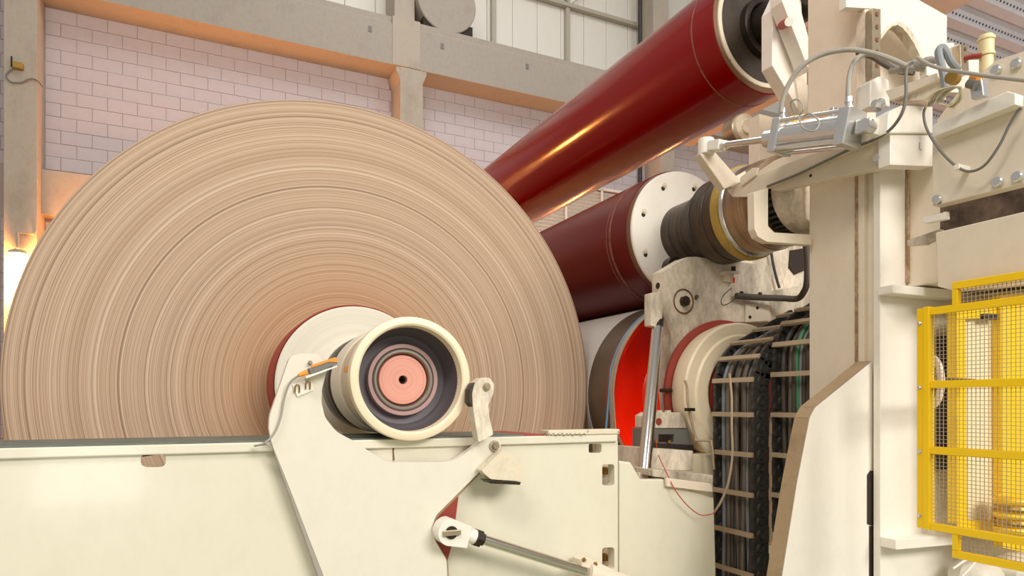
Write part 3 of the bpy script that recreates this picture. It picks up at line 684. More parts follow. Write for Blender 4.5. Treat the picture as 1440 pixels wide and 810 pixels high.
put('slot', MB().pxz([(1112,352),(1130,349),(1132,380),(1118,386),(1110,376)], 2.92, 2.929), M['dark'], bk, 0, False)
put('hanging_cable', MB().tube(spline([at(1084, 352, Y=2.9), at(1088, 375, Y=2.9), at(1093, 395, Y=2.9), at(1096, 405, Y=2.9)]), .008, 6), M['black'], bk)

vr = thing('lift_cylinder', 'upright chrome cylinder rod in front of the drum end', 'hydraulic cylinder', at(905, 672, Y=2.68))
put('clevis_block', MB().pxz([(915,412),(931,410),(931,452),(929,460),(915,458)], 2.69, 2.74, r=.006), M['grimy'], vr, .004, False)
a = at(925, 462, Y=2.70); b = at(904.5, 676, Y=2.45)
d = (b-a).normalized()
put('rod_neck', MB().cyl(a-d*.06, a+d*.02, .026), M['darksteel'], vr)
put('rod', MB().cyl(a, b-d*.01, .030, n=36), M['chrome'], vr)
put('foot_cap', MB().pxz([(898,665),(911,665),(912,678),(898,678)], 2.40, 2.44), M['cream2'], vr, .002, False)

bb = thing('clamp_block', 'small bolted clamp block at the foot of the drum end', 'bearing block', at(940, 650, Y=2.7))
put('upper_block', MB().pxz([(917,585),(925,580),(960,580),(966,602),(917,602)], 2.66, 2.8), M['grimy'], bb, .003, False)
put('lower_block', MB().pxz([(912,602.5),(968,602.5),(975,628),(975,645),(912,645)], 2.665, 2.8, holes=[[(926,611),(948,611),(948,622),(926,622)]]), M['grey'], bb, .003, False)
put('block_hole', MB().lathe([(0, 1e-5), (-.002, .017), (0, .018)], at(926.5, 593, Y=2.659), n=20), M['redpaint'], bb)
put('dark_shoe', MB().pxz([(905,622),(975,626),(975,634),(905,632)], 2.655, 2.664), M['dark'], bb, 0, False)
for u in (927, 939): put('bolt', MB().cyl(at(u, 577, Y=2.72), at(u, 581, Y=2.72), .016, n=12), M['cream2'], bb)
for u in (923, 941): put('brass_bolt', MB().cyl(at(u, 619, Y=2.65), at(u, 622.5, Y=2.65), .009, n=10), M['brass'], bb)
put('stud', MB().cyl(at(929, 549, Y=2.75), at(944, 549, Y=2.75), .010, n=12), M['darksteel'], bb)
put('shaft_collar', MB().lathe([(2.9, .17), (2.9, .235), (3.02, .235), (3.02, .17)], c3, n=64), M['bar'], dr)
solo('red_wire', MB().tube(spline([at(921, 615, Y=2.6), at(926, 640, Y=2.5), at(936, 662, Y=2.3), at(950, 690, Y=2.24), at(968, 712, Y=2.24), at(985, 724, Y=2.24), at(1000, 723, Y=2.24), at(1007, 719, Y=2.24)]), .0022, 5), M['redwire'], 'thin red wire looping over the pedestal', 'wire')

# ================================================================== energy chains
def chain(label, X, y_near, y_far, zt, xoff, ncab, seed):
    """chain hanging in the plane X, open side towards -X, bending over to +X at the top"""
    rnd = random.Random(seed)
    t = thing('cable_chain', label, 'cable chain', (X, y_near, 0), 'cable chains between pedestal and column')
    th_ = .097; Rb = .26
    # path of the outer face in (x, z)
    path = [(X, 0.05+i*.062) for i in range(int((zt-.05)/.062))]
    z1 = path[-1][1]
    for k in range(1, 9):
        a = math.radians(k*8); path.append((X+Rb*(1-math.cos(a)), z1+Rb*math.sin(a)))
    x2, z2 = path[-1]; a = math.radians(64)
    for k in range(1, 7): path.append((x2+k*.062*math.sin(a), z2+k*.062*math.cos(a)))
    # side links: each link a part on both sides
    lm = MB()
    ol = fillet([(-.012, -.040), (th_-.012, -.040), (th_-.012, .040), (-.012, .040)], .010, 3)
    lm.xz([ol], 0, .016)
    lm.lathe([(0, 1e-5), (-.004, .012), (-.004, .017), (0, .019)], (th_*.36, 0, .0), n=14)
    lm.lathe([(0, .021), (-.0035, .0225), (0, .026)], (th_*.36, 0, .0), n=14)
    lm.box(th_*.62, th_*.80, -.003, 0, .006, .018)
    lmesh = lm.mesh('side_link', True); lmesh.materials.append(M['black'])
    bm_ = MB().box(-.010, .004, 0, y_far-y_near, -.011, .011).mesh('crossbar', False); bm_.materials.append(M['bar'])
    for i, (px_, pz_) in enumerate(path):
        i0, i1 = max(i-1, 0), min(i+1, len(path)-1)
        tx, tz = path[i1][0]-path[i0][0], path[i1][1]-path[i0][1]
        ang = math.atan2(tx, tz)
        for yy in (y_near, y_far-.016):
            o = put('side_link', lmesh, M['black'], t, loc=(px_, yy, pz_)); o.rotation_euler = (0, ang, 0)
            if i % 2: o.location.y += .003
        if i % 3 == 1 and pz_ > .5:
            o = put('crossbar', bm_, M['bar'], t, loc=(px_-.014*math.cos(ang), y_near, pz_+.014*math.sin(ang))); o.rotation_euler = (0, ang, 0)
    # cable tray sheet behind the cables, then the cables
    tp = []
    for i, (px_, pz_) in enumerate(path):
        i0, i1 = max(i-1, 0), min(i+1, len(path)-1)
        ang = math.atan2(path[i1][0]-path[i0][0], path[i1][1]-path[i0][1]); tp.append((px_+.062*math.cos(ang), pz_-.062*math.sin(ang)))
    tm = MB()
    for (xa, za), (xb, zb) in zip(tp[:-1], tp[1:]):
        tm.add([(xa, y_near+.018, za), (xa, y_far-.018, za), (xb, y_far-.018, zb), (xb, y_near+.018, zb)], [(0, 1, 2, 3)])
    put('rear_strip', tm, M['cabledark'], t)
    mats = [M['cable'], M['cabledark'], M['cabledark'], M['cable'], M['bluegrey'], M['cabledark']]
    w = (y_far-y_near-.05)/ncab
    for k in range(ncab):
        yy = y_near+.022+w*(k+.5); dep = .018+rnd.uniform(0, .03); pts = []; ph = rnd.uniform(0, 6)
        for i, (px_, pz_) in enumerate(path):
            if i % 2 and i < len(path)-16: continue
            i0, i1 = max(i-1, 0), min(i+1, len(path)-1)
            ang = math.atan2(path[i1][0]-path[i0][0], path[i1][1]-path[i0][1])
            dd = dep+.006*math.sin(pz_*5+ph)
            pts.append((px_+dd*math.cos(ang), yy+.006*math.sin(pz_*3+ph*2), pz_-dd*math.sin(ang)))
        mat = mats[(k*5+seed) % 6]
        if seed == 2 and k == ncab//2: mat = M['green']
        if seed == 1 and k >= ncab-2: mat = M['bluegrey']
        put('cable', MB().tube(pts, w*.64, 7), mat, t)
    return t
chain('black cable chain with beige crossbars nearest the pedestal', 2.35, 2.335, 2.60, 1.84, 0, 13, 1)
chain('black cable chain with a green cable next to the column', 2.462, 2.10, 2.331, 1.97, 0, 10, 2)
solo('loose_cable', MB().tube(spline([at(1026, 525, Y=2.33), at(1029, 560, Y=2.32), at(1029, 600, Y=2.32), at(1030, 640, Y=2.32), at(1024, 680, Y=2.32), at(1013, 707, Y=2.32), at(1003, 722, Y=2.30)]), .0055, 6), M['bar'], 'thin beige cable hanging loose over the cable chain', 'cable')

# ================================================================== machine column at the right
mc = thing('machine_column', 'tall cream steel machine column with white gusset plate', 'machine column', (2.6, 1.9, 0))
put('web', MB().box(2.40, 2.44, 1.756, 2.078, 0, 2.63), M['cream2'], mc, .003, False)
put('front_flange', MB().box(2.371, 3.6, 1.725, 1.755, 0, 2.62), M['white'], mc, .003, False)
ws = put('weld_strip', MB().box(2.384, 2.399, 1.828, 1.846, 1.75, 2.60), M['weld'], mc, .002, False)
put('web_rib', MB().box(2.380, 2.399, 1.80, 1.827, 1.74, 2.60), M['cream2'], mc, .002, False)
put('gusset', MB().pxz([(1227,508),(1147,573),(1139,588),(1121,680),(1101,805),(1072,1000),(1227,1000)], 1.765, 1.835, r=.01), M['white'], mc, .004, False)
ge = MB(); pts = [at(u, v, Y=1.765) for u, v in [(1226,508.5),(1147,573),(1139,588),(1121,680),(1101,805),(1072,1000)]]
for a, b in zip(pts[:-1], pts[1:]):
    d = (b-a).normalized(); n_ = Vector((d.z, 0, -d.x)); n_ = n_ if n_.x < 0 else -n_
    o1 = n_*.003
    ge.add([(a.x+o1.x, 1.767, a.z+o1.z), (b.x+o1.x, 1.767, b.z+o1.z), (b.x+o1.x, 1.833, b.z+o1.z), (a.x+o1.x, 1.833, a.z+o1.z)], [(0, 1, 2, 3)])
put('dusty_edge', ge, M['dustshade'], mc, 0, False)
put('gusset_slot', MB().pxz([(1220,668),(1224,662),(1230,662),(1230,740),(1220,737)], 1.762, 1.7645), M['dark'], mc, 0, False)
put('slot_gap', MB().pxz([(1223,740),(1229,740),(1229,1000),(1223,1000)], 1.762, 1.7645), M['dark'], mc, 0, False)
put('shelf_bar', MB().pxz([(1256,400),(1352,408),(1352,421),(1256,412)], 1.66, 1.724), M['white'], mc, .003, False)
put('shelf_bar', MB().pxz([(1260,759),(1352,751),(1352,765),(1260,773)], 1.66, 1.724), M['white'], mc, .003, False)
put('side_box', MB().box(2.525, 3.2, 1.46, 1.724, 2.105, 2.62), M['cream2'], mc, .003, False)
put('corner_weld', MB().box(2.514, 2.526, 1.712, 1.7245, 2.12, 2.6), M['weld'], mc, .002, False)

ub = thing('upper_beam', 'cream bolted cross beam with a black cable along it', 'machine beam', (2.3, 2.0, 2.5))
put('beam_web', MB().pyz([(1083,263),(1252,186),(1252,233),(1090,268.5),(1084,267)], 2.30, 2.34), M['cream2'], ub, .003, False)
put('beam_flange', MB().pyz([(1022,268),(1062,247),(1160,209),(1252,172),(1252,187),(1160,226),(1082,262),(1050,277),(1030,277)], 2.272, 2.299), M['cream2'], ub, .003, False)
put('beam_top', MB().pyz([(1058,247),(1088,226),(1150,200),(1252,160),(1252,178),(1062,250)], 2.302, 2.34), M['cream2'], ub, .003, False)
put('gusset_tab', MB().pyz([(1042,262),(1063,246),(1066,236),(1058,236),(1040,250)], 2.262, 2.271), M['cream2'], ub, .002, False)
put('hook_bracket', MB().pxz([(1060,270),(1080,264),(1080,318),(1089,327),(1141,330),(1141,344),(1079,340),(1066,333),(1061,322)], 2.05, 2.085, r=.004), M['cream2'], ub, .004, False)
q = at(1140, 247, X=2.299)
put('cylinder_lug', MB().box(2.195, 2.30, 1.635, 1.66, 2.62, 2.68), M['white'], ub, .003, False)
put('bolt_hole', MB().lathe([(0, 1e-5), (-.0015, .006), (0, .0065)], q, (1, 0, 0), n=14), M['dark'], ub)
put('end_block', MB().pxz([(1252,188),(1312,190),(1312,234),(1252,232)], 1.612, 1.66), M['white'], ub, .003, False)
put('pen_mark', MB().tube([at(1293, 200, Y=1.6115), at(1292.6, 210, Y=1.6115), at(1296, 210.5, Y=1.6115)], .0012, 4), M['grime'], ub)
put('top_block', MB().pxz([(1250,158),(1268,148),(1312,150),(1312,187),(1248,187)], 1.60, 1.66), M['white'], ub, .004, False)
for u, v, x, r in ((1240, 224, 2.299, .017), (1237, 148, 2.30, .016)):
    q = at(u, v, X=x); w = put('washer', MB().lathe([(0, 1e-5), (-.004, r*1.5), (0, r*1.5)], (x, q.y, q.z), (1, 0, 0), n=20), M['alu'], ub)
    put('hex_bolt', MB().hexbolt((x-.003, q.y, q.z), (-1, 0, 0), r, .03), M['alu'], w)
solo('beam_cable', MB().tube(spline([at(1079, 262, X=2.265), at(1120, 246, X=2.265), at(1160, 227, X=2.262), at(1200, 208, X=2.258), at(1230, 196, X=2.25), at(1252, 182, X=2.24), at(1268, 160, X=2.23), at(1274, 135, X=2.23), at(1274, 110, X=2.23), at(1276, 95, X=2.24), at(1284, 87, X=2.25)]), .0055, 8), M['grey'], 'dark cable running along the cream beam', 'cable')

bp = thing('bolted_side_panel', 'cream bolted side panel at the upper right', 'panel', (2.3, 1.35, 2.3))
pnl = put('panel', MB().pyz([(1311,188),(1340,176),(1415,145),(1470,124),(1470,250),(1311,290)], 2.28, 2.33), M['cream2'], bp, .003, False)
put('top_tray', MB().pyz([(1311,176),(1345,160),(1416,128),(1428,131),(1428,147),(1311,193)], 2.235, 2.279), M['white'], bp, .003, False)
put('rear_plate', MB().pyz([(1318,168),(1345,132),(1400,85),(1470,62),(1470,150),(1318,190)], 2.42, 2.47), M['cream2'], bp, .003, False)
for u, v, x in ((1403, 99, 2.42), (1431, 90, 2.42), (1320, 281, 2.28), (1405, 256, 2.28), (1433, 249, 2.28)):
    q = at(u, v, X=x); put('round_bolt', MB().lathe([(0, 1e-5), (0, .0165), (-.014, .0165), (-.018, .0135), (-.018, 1e-5)], (x, q.y, q.z), (1, 0, 0), n=20), M['alu'], bp)
put('dark_band', MB().pyz([(1322,290),(1470,252),(1470,322),(1322,345)], 2.37, 2.42), M['darkmottle'], bp, 0, False)  # dark mottled strip between the side panel and the box
la = thing('latch_arm', 'small grey latch arm below the bolted side panel', 'latch', at(1310, 320, X=2.35))
put('arm', MB().pyz([(1275,338),(1322,322),(1330,330),(1300,344),(1276,346)], 2.345, 2.368), M['grimy'], la, .002, False)
put('handle', MB().pyz([(1297,306),(1322,300),(1330,297),(1331,308),(1302,314),(1296,312)], 2.29, 2.31), M['white'], la, .002, False)
sb = thing('cream_box', 'plain cream steel box above the yellow guard', 'steel box', (2.4, 1.4, 2.05))
put('body', MB().pyz([(1315,327),(1480,288),(1480,398),(1346,410),(1318,403)], 2.25, 2.34), M['cream2'], sb, .004, False)
put('lower_edge', MB().pyz([(1345,410.5),(1480,399),(1480,404),(1372,414)], 2.27, 2.33), M['grime'], sb, 0, False)  # dark strip along the bottom of the box

# upper slide above the beam
us = thing('slide_housing', 'white upper slide housing with an arched opening', 'machine housing', (2.8, 2.0, 2.9))
put('side_plate', MB().pyz([(1136,-50),(1217,-50),(1219,172),(1136,172)], 2.60, 2.66), M['cream2'], us, .004, False)
arch = [(1239,50),(1247,38),(1256,32),(1263,30),(1272,34),(1281,43),(1290,58),(1297,74),(1303,92)]
put('front_plate', MB().pxz([(1190,-60),(1190,10),(1239,13)]+arch+[(1304,106),(1331,112),(1332,22),(1323,17),(1284,-5),(1190,-60)][:-1], 1.95, 1.985), M['white'], us, .002, False)
put('arch_lining', MB().pxz(arch+[(1300,95),(1293,77),(1286,62),(1277,48),(1269,39),(1262,35),(1255,37),(1248,43),(1239,55)], 1.945, 1.985), M['grimy'], us, 0, False)
put('arch_back', MB().pxz([(1222,10),(1330,24),(1330,140),(1222,140)], 2.09, 2.12), M['cream2'], us, 0, False)
gr = thing('guide_rail', 'bolted vertical guide rail on the slide housing', 'guide rail', at(1232, 110, Y=1.93))
put('channel', MB().pxz([(1216,13),(1227,13),(1227,150),(1216,152)], 1.95, 1.99), M['grimy'], gr, .001, False)
ra1 = put('rail', MB().pxz([(1227,11),(1238,13),(1238,108),(1227,110)], 1.915, 1.945), M['steel'], gr, .002, False)
for v in (20, 38, 56, 73, 92): 
    q = at(1233, v, Y=1.915); put('rail_bolt', MB().lathe([(0, 1e-5), (-.003, .006), (-.003, .0095), (0, .0105)], (q.x, 1.915, q.z), n=14), M['rim'], ra1)
g2 = thing('guide_rail', 'shorter bolted guide rail behind the red valve handle', 'guide rail', at(1357, 110, Y=2.1))
put('channel', MB().pxz([(1342,64),(1350,62),(1350,110),(1342,112)], 2.1, 2.12), M['grimy'], g2, .001, False)
ra2 = put('rail', MB().pxz([(1350,62),(1361,63),(1363,104),(1352,104)], 2.07, 2.11), M['steel'], g2, .002, False)
for v in (69, 86): q = at(1357, v, Y=2.07); put('rail_bolt', MB().lathe([(0, 1e-5), (-.003, .006), (-.003, .0095), (0, .0105)], (q.x, 2.07, q.z), n=14), M['rim'], ra2)
put('rear_guide_plate', MB().pxz([(1312,60),(1342,60),(1342,84),(1382,84),(1382,130),(1312,130)], 2.121, 2.16), M['white'], us, .002, False)

# swing arm that carries the upper roll
sa = thing('roll_swing_arm', 'white swing arm holding the end of the upper red roll', 'swing arm', at(1105, 150, Y=2.66))
put('arm_plate', MB().pxz([(1086,14),(1098,-12),(1125,-50),(1129,45),(1135,62),(1135,168),(1128,163),(1086,92)], 2.66, 2.737), M['white'], sa, .004, False)
put('diagonal_bar', MB().pxz([(1098,-25),(1116,-25),(1139,60),(1139,100),(1134,90),(1100,2)], 2.56, 2.64), M['white'], sa, .003, False)
put('second_plate', MB().pxz([(1114,82),(1136,120),(1136,178),(1128,165)], 2.645, 2.66), M['cream2'], sa, .002, False)
q = at(1097, 37, Y=2.655); q2 = at(1109.5, 30.5, Y=2.50)
put('red_pin', MB().cyl(q, q2, .022), M['redpaint'], sa)
put('pin_head', MB().cyl(q2, q2+(q2-q).normalized()*.006, .022), M['white'], sa)
nr = thing('nip_wheel', 'small wheel with white side disc under the upper red roll', 'wheel', at(1040, 180, Y=2.95))
q = at(1049, 179, Y=2.95)
put('tyre', MB().lathe([(0, .05), (.02, .088), (.10, .088), (.10, .05)], (q.x, 2.95, q.z), n=48), M['steel'], nr)
put('side_disc', MB().lathe([(0, 1e-5), (-.012, .04), (0, .045), (.0, .078), (.02, .08)], (q.x, 2.945, q.z), n=40), M['chipped'], nr)
put('carrier', MB().pxz([(1068,160),(1092,166),(1092,240),(1068,240)], 2.78, 2.86), M['cream2'], nr, .003, False)

# ================================================================== air cylinder on the beam
A = Vector((2.098, 2.38, 2.809)); B = Vector((2.18, 1.65, 2.645)); AB = B-A
def on(u):
    lo, hi = -.3, 1.4
    for _ in range(40):
        m = (lo+hi)/2; p = A+AB*m
        if proj(*p)[0] < u: lo = m
        else: hi = m
    return A+AB*lo
ax = AB.normalized(); upv = Vector((0,0,1))
ac = thing('air_cylinder', 'silver air cylinder with clevis rod on the cream beam', 'air cylinder', A-Vector((0,0,.08)))
put('rod', MB().cyl(on(1015), on(1082), .0135, n=24), M['chrome'], ac)
put('rod_nut', MB().cyl(on(1014), on(1023), .019, n=6), M['alu'], ac)
put('rod_clevis', MB().obox(on(1000), on(1016), .05, .045), M['white'], ac, .004, False)
put('eye', MB().cyl(on(993)-upv*.036, on(993)+upv*.036, .036, n=28), M['white'], ac, .004)
put('gland', MB().cyl(on(1078), on(1096), .034, n=28), M['alu'], ac)
put('front_cap', MB().obox(on(1094), on(1105), .112, .132), M['alu'], ac, .005, False)
put('barrel', MB().cyl(on(1104), on(1188), .053, n=40), M['alu'], ac)
side = ax.cross(upv).normalized()
for i in (-1, 1):
    for k in (-1, 1): put('tie_rod', MB().cyl(on(1100)+side*(.046*i)+upv*(.054*k), on(1192)+side*(.046*i)+upv*(.054*k), .008, n=10), M['alu'], ac)
put('rear_cap', MB().obox(on(1187), on(1203), .112, .132), M['alu'], ac, .005, False)
put('rear_tang', MB().obox(on(1205), on(1226), .028, .05, upv), M['alu'], ac, .006, False)
put('rear_eye', MB().cyl(on(1220)-side*.026, on(1220)+side*.026, .022, n=24), M['alu'], ac)
for u in (1100, 1194):
    p = on(u)+upv*.064
    put('port_fitting', MB().lathe([(0, 1e-5), (0, .018), (.014, .018), (.014, .012), (.03, .012), (.03, .016), (.05, .014), (.05, 1e-5)], p, (0, 0, 1), 12), M['alu'], ac)
for u, m in ((1117, 'yellow'), (1131, 'orange'), (1158, 'orange')):
    p = on(u)+upv*.054; put('sensor_tag', MB().box(p.x-.014, p.x+.014, p.y-.01, p.y+.01, p.z-.004, p.z+.022), M[m], ac, .002, False)
p = on(1172)+upv*.05; put('clip', MB().box(p.x-.012, p.x+.012, p.y-.01, p.y+.01, p.z, p.z+.035), M['alu'], ac, .002, False)
put('sensor_lead', MB().tube(spline([on(1118)+upv*.08, at(1112, 145, X=2.08), at(1122, 140, X=2.08), at(1130, 152, X=2.06), at(1124, 165, X=2.06), at(1130, 180, X=2.05), at(1145, 184, X=2.06), at(1152, 172, X=2.08), at(1140, 160, X=2.08), at(1130, 163, X=2.08)]), .0032, 6), M['hose'], ac)
lev = thing('actuator_lever', 'flat grey cream lever hanging from the air cylinder rod', 'lever', at(1030, 262, Y=2.39))
put('plate', MB().pxz([(984,216),(1006,214),(1043,256),(1019,266)], 2.37, 2.415), M['cream2'], lev, .004, False)
put('pivot_tube', MB().cyl(at(1034, 258, Y=2.42), at(1052, 248, Y=2.42), .03, n=20), M['cream2'], lev)

# hoses and fittings
def hose(name, label, px, r, mat, cat='hose'):
    return solo(name, MB().tube(spline([at(u, v, X=x) for u, v, x in px], 10), r, 10), M[mat], label, cat)
p = on(1100)+upv*.12
h1 = hose('air_hose', 'long grey air hose arching up from the front of the air cylinder', [(1098,158,2.10),(1101,140,2.10),(1110,117,2.11),(1128,93,2.13),(1155,77,2.17),(1190,70,2.22),(1220,73,2.26),(1250,82,2.30),(1278,94,2.34),(1300,98,2.38)], .0095, 'hose')
h2 = hose('air_hose', 'shorter grey air hose rising from the rear of the air cylinder', [(1193,156,2.24),(1193,130,2.24),(1195,105,2.25),(1202,86,2.27),(1218,76,2.30),(1240,80,2.33),(1262,94,2.36),(1285,100,2.40)], .0095, 'hose')
h3 = hose('air_hose', 'dark hose below the arching hoses near the arch', [(1205,74,2.36),(1225,80,2.38),(1245,92,2.40),(1265,101,2.42),(1285,103,2.43)], .0085, 'cabledark')
h4 = hose('signal_cable', 'thin grey cable sweeping to the right edge of the picture', [(1290,81,2.18),(1305,90,2.18),(1325,97,2.18),(1350,101,2.17),(1390,107,2.16),(1450,114,2.15)], .006, 'hose', 'cable')
h5 = hose('thick_hose', 'thick bent grey hose standing behind the thin cable', [(1330,124,2.3),(1327,105,2.3),(1322,85,2.3),(1320,72,2.3),(1325,67,2.31),(1331,74,2.32),(1338,88,2.34),(1347,97,2.38)], .0125, 'bluegrey')
q = at(1347, 236, X=2.226)
put('cable_clip', MB().box(2.218, 2.279, q.y-.008, q.y+.008, q.z-.006, q.z+.010), M['white'], bp, .001, False)
h6 = hose('looped_cable', 'thin grey cable hanging in a loop on the side panel', [(1322,138,2.2),(1306,146,2.2),(1299,160,2.21),(1305,185,2.22),(1325,215,2.225),(1347,235,2.226),(1365,241,2.226),(1385,232,2.226),(1405,205,2.226),(1420,175,2.226),(1432,155,2.226),(1437,152,2.226)], .0042, 'grey', 'cable')
mf = thing('valve_manifold', 'row of grey hose couplings on a cream ledge by the arch', 'manifold', at(1290, 130, X=2.4))
put('ledge', MB().pyz([(1245,128),(1318,102),(1320,112),(1252,142)], 2.36, 2.44), M['cream2'], mf, .003, False)
put('corner_block', MB().pxz([(1224,115),(1236,107),(1250,112),(1252,150),(1224,150)], 1.74, 1.80), M['white'], mf, .004, False)
put('under_plate', MB().pyz([(1253,143),(1320,113),(1326,120),(1300,140)], 2.38, 2.44), M['grimy'], mf, 0, False)  # mottled plate below the coupling ledge
for u, v in ((1268, 97), (1280, 93), (1291, 90), (1302, 87)):
    p = at(u, v, X=2.36); d = Vector((.1, .75, .25)).normalized()
    put('coupling', MB().lathe([(-.05, 1e-5), (-.05, .012), (-.02, .014), (-.02, .017), (0, .017), (0, .013), (.03, .015), (.05, .012), (.05, 1e-5)], p, d, 12), M['hose'], mf)
cj = thing('wire_bundle', 'tangle of thin grey wires at a small connector box', 'wires', at(1340, 150, X=2.2))
put('connector_box', MB().pyz([(1363,118),(1380,110),(1383,134),(1366,140)], 2.20, 2.23), M['alu'], cj, .002, False)
put('grey_plug', MB().cyl(at(1362, 117, X=2.19), at(1373, 120, X=2.19), .014), M['grey'], cj)
put('orange_plug', MB().cyl(at(1367, 108, X=2.2), at(1377, 110, X=2.2), .013), M['orange'], cj)
q = at(1343, 112, X=2.25); put('brass_plug', MB().cyl(q, q+Vector((-.03, -.005, 0)), .02), M['brass'], cj)
for k in range(7):
    a = 1300+k*4
    pts = [at(a+2, 152-k*2, X=2.2), at(a+8, 138-k, X=2.19), at(a+18, 128-k*.6, X=2.18), at(1345+k*1.2, 122+k*.4, X=2.18), at(1352-k*2, 138+k*1.5, X=2.19), at(1340-k*3, 152-k, X=2.2)]
    put('wire', MB().tube(spline(pts), .0028, 5), M['hose' if k % 3 else 'pipe'], cj)
vp = thing('valve_pipe', 'cream pipe stub with a red lever valve', 'valve', at(1387, 100, X=2.45))
p0 = at(1387, 103, X=2.44); p1 = at(1387, 50, X=2.44); up_ = (p1-p0); Lp = up_.length
put('pipe', MB().lathe([(0, 1e-5), (0, .021), (Lp*.45, .021), (Lp*.45, .026), (Lp*.52, .026), (Lp*.54, .023), (Lp*.85, .0235), (Lp*.86, .027), (Lp*.93, .027), (Lp*.95, .022), (Lp, .02), (Lp, 1e-5)], p0, (0, 0, 1), 28), M['pipe'], vp)
put('red_handle', MB().tube([at(1380, 78, X=2.41), at(1368, 79.5, X=2.40), at(1357, 82, X=2.40)], .009, 8), M['redpaint'], vp)

# ================================================================== yellow mesh guard
XG = 2.20
gd = thing('yellow_mesh_guard', 'yellow framed wire mesh guard at the right edge', 'machine guard', (XG, 1.3, 1.15))
yl = 1.4654; yi = 1.432; yend = .80; zs = (1.954, 1.7135, 1.498, 1.248); bw = .024
mang = put('mounting_angle', MB().box(XG-.004, XG+.02, yi-.006, yl, zs[3]-.012, zs[0]+.014), M['yellow'], gd, .002, False)
put('post', MB().box(XG-.016, XG+.014, yi-.016, yi+.004, zs[3]-.012, zs[0]+.016), M['yellow'], gd, .002, False)
for z, nm in zip(zs, ('top_bar', 'cross_bar', 'cross_bar', 'bottom_bar')):
    put(nm, MB().box(XG-.012, XG+.010, yend, yi-.016, z-bw/2, z+bw/2), M['yellow'], gd, .002, False)
ys = 1.346
put('upper_frame_post', MB().box(XG-.010, XG+.010, ys-.018, ys, zs[0]+.012, 2.014), M['yellow'], gd, .002, False)
put('upper_frame_bar', MB().box(XG-.010, XG+.010, yend, ys, 2.0145, 2.038), M['yellow'], gd, .002, False)
put('lower_frame_post', MB().box(XG-.010, XG+.010, ys-.018, ys, 1.185, zs[3]-.012), M['yellow'], gd, .002, False)
put('lower_frame_bar', MB().box(XG-.010, XG+.010, yend, ys, 1.160, 1.1845), M['yellow'], gd, .002, False)
mesh = MB(); t_ = .0016; y = yi-.016
while y > yend:
    z0, z1 = (zs[3], zs[0]) if y > ys-.018 else (1.18, 2.02)
    mesh.box(XG-.001, XG-.001+t_, y-t_/2, y+t_/2, z0, z1); y -= .0125
z = 1.185
while z < 2.02:
    y1 = yi-.016 if zs[3] < z < zs[0] else ys-.018
    mesh.box(XG+.001, XG+.001+t_, yend, y1, z-t_/2, z+t_/2); z += .0125
put('wire_mesh', mesh, M['bar'], gd, 0, False, kind='stuff')
for v in (455, 545, 635, 725):
    q = at(1293, v, X=XG-.005); put('guard_bolt', MB().hexbolt((XG-.004, q.y, q.z), (-1, 0, 0), .006, .006), M['alu'], mang)

# what stands behind the guard
mt = thing('motor_housing', 'dark ribbed motor housing behind the yellow mesh', 'motor', (2.75, 1.6, 1.4))
mbd = put('body', MB().pxz([(1314,472),(1338,470),(1338,660),(1314,662)], 1.69, 1.722), M['grime'], mt, .003, False)
put('end_plate', MB().pxz([(1338,468),(1350,468),(1350,662),(1338,662)], 1.688, 1.722), M['grimy'], mt, .003, False)
for k in range(9): 
    a = at(1316, 482+k*20, Y=1.69); b_ = at(1337, 482+k*20, Y=1.69); put('rib', MB().box(a.x, b_.x, 1.68, 1.69, a.z-.006, a.z+.006), M['grime'], mbd, 0, False)
hw = thing('hand_wheel', 'cream hand wheel behind the yellow mesh', 'hand wheel', at(1306, 570, X=2.32))
q = at(1309, 537, X=2.33)
ring = [(q.x, q.y+.036*math.cos(2*math.pi*k/32), q.z+.085*math.sin(2*math.pi*k/32)) for k in range(33)]
put('rim', MB().tube(ring, .012, 8, False), M['cream2'], hw)
put('spoke', MB().tube([(q.x, q.y-.034, q.z), (q.x, q.y+.034, q.z)], .007, 6), M['cream2'], hw)
put('spoke', MB().tube([(q.x, q.y, q.z-.08), (q.x, q.y, q.z+.08)], .007, 6), M['cream2'], hw)
put('axle', MB().cyl(q, q+Vector((.28, .02, 0)), .016), M['darksteel'], hw)
yf = thing('yellow_inner_cabinet', 'yellow cabinet frame with pale door seen through the mesh', 'cabinet', (2.8, 1.55, 1.2))
put('frame_post', MB().pxz([(1346,436),(1358,434),(1360,738),(1347,737)], 1.58, 1.62), M['yellow'], yf, .002, False)
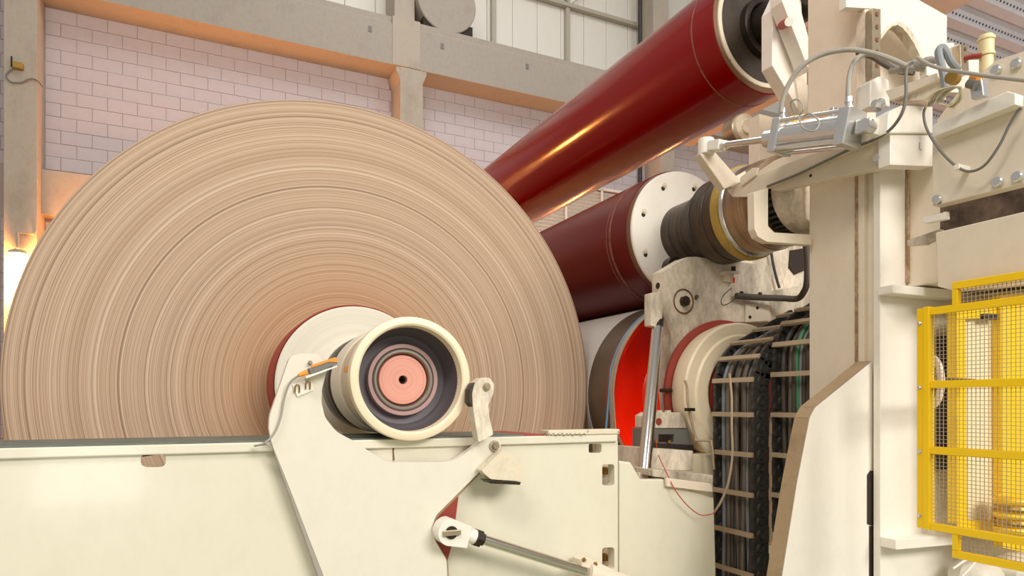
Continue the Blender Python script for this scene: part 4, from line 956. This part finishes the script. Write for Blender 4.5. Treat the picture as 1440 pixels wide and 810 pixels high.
put('door', MB().pxz([(1358,448),(1407,445),(1409,732),(1360,732)], 1.595, 1.62), M['lightpanel'], yf, .002, False)
put('frame_top', MB().pxz([(1346,432),(1409,424),(1409,446),(1346,449)], 1.575, 1.579), M['yellow'], yf, 0, False)
put('frame_sill', MB().pxz([(1347,732),(1409,732),(1409,752),(1347,742)], 1.575, 1.579), M['yellow'], yf, 0, False)
put('side_panel', MB().pxz([(1407,415),(1500,408),(1500,790),(1409,770)], 1.56, 1.594), M['yellow'], yf, .002, False)
put('handle', MB().pxz([(1384,441),(1404,441),(1404,449),(1384,449)], 1.56, 1.574), M['dark'], yf, .001, False)
yc = thing('yellow_coil_stack', 'stack of yellow rings at the foot of the cabinet', 'rings', at(1425, 750, Y=1.5))
for k in range(5):
    q = at(1427, 704+k*10, Y=1.48)
    put('ring', MB().lathe([(-.006, .06), (-.009, .066), (0, .07), (.009, .066), (.006, .06)], (q.x, q.y, q.z), (0, 0, 1), 28), M['yellow' if k % 2 == 0 else 'brass'], yc)
put('core', MB().cyl(at(1427, 755, Y=1.48), at(1427, 698, Y=1.48), .058), M['yellow'], yc)
wb2 = thing('wrapped_bundle', 'white wrapped bundle below the yellow guard', 'bundle', at(1385, 860, Y=1.55))
def blob(u, v, y, rx, ry, rz):
    c = at(u, v, Y=y); mb = MB(); n, m = 20, 12
    prof = [(-math.cos(math.pi*k/m), max(math.sin(math.pi*k/m), 1e-4)) for k in range(m+1)]
    mb.lathe(prof, (0,0,0), (0,0,1), n)
    mb.v = [(c.x+p[0]*rx*(1+.08*math.sin(7*p[1]+3*p[2])), c.y+p[1]*ry, c.z+p[2]*rz*(1+.08*math.sin(5*p[0]+2*p[1]))) for p in mb.v]
    return mb
put('sack', blob(1372, 812, 1.60, .10, .09, .075), M['cloth'], wb2)
put('sack', blob(1428, 800, 1.55, .11, .09, .06), M['cloth'], wb2)
put('cord', MB().tube(spline([at(1340, 800, Y=1.50), at(1358, 788, Y=1.50), at(1375, 785, Y=1.49), at(1366, 797, Y=1.49), at(1352, 812, Y=1.49)]), .004, 6), M['white'], wb2)
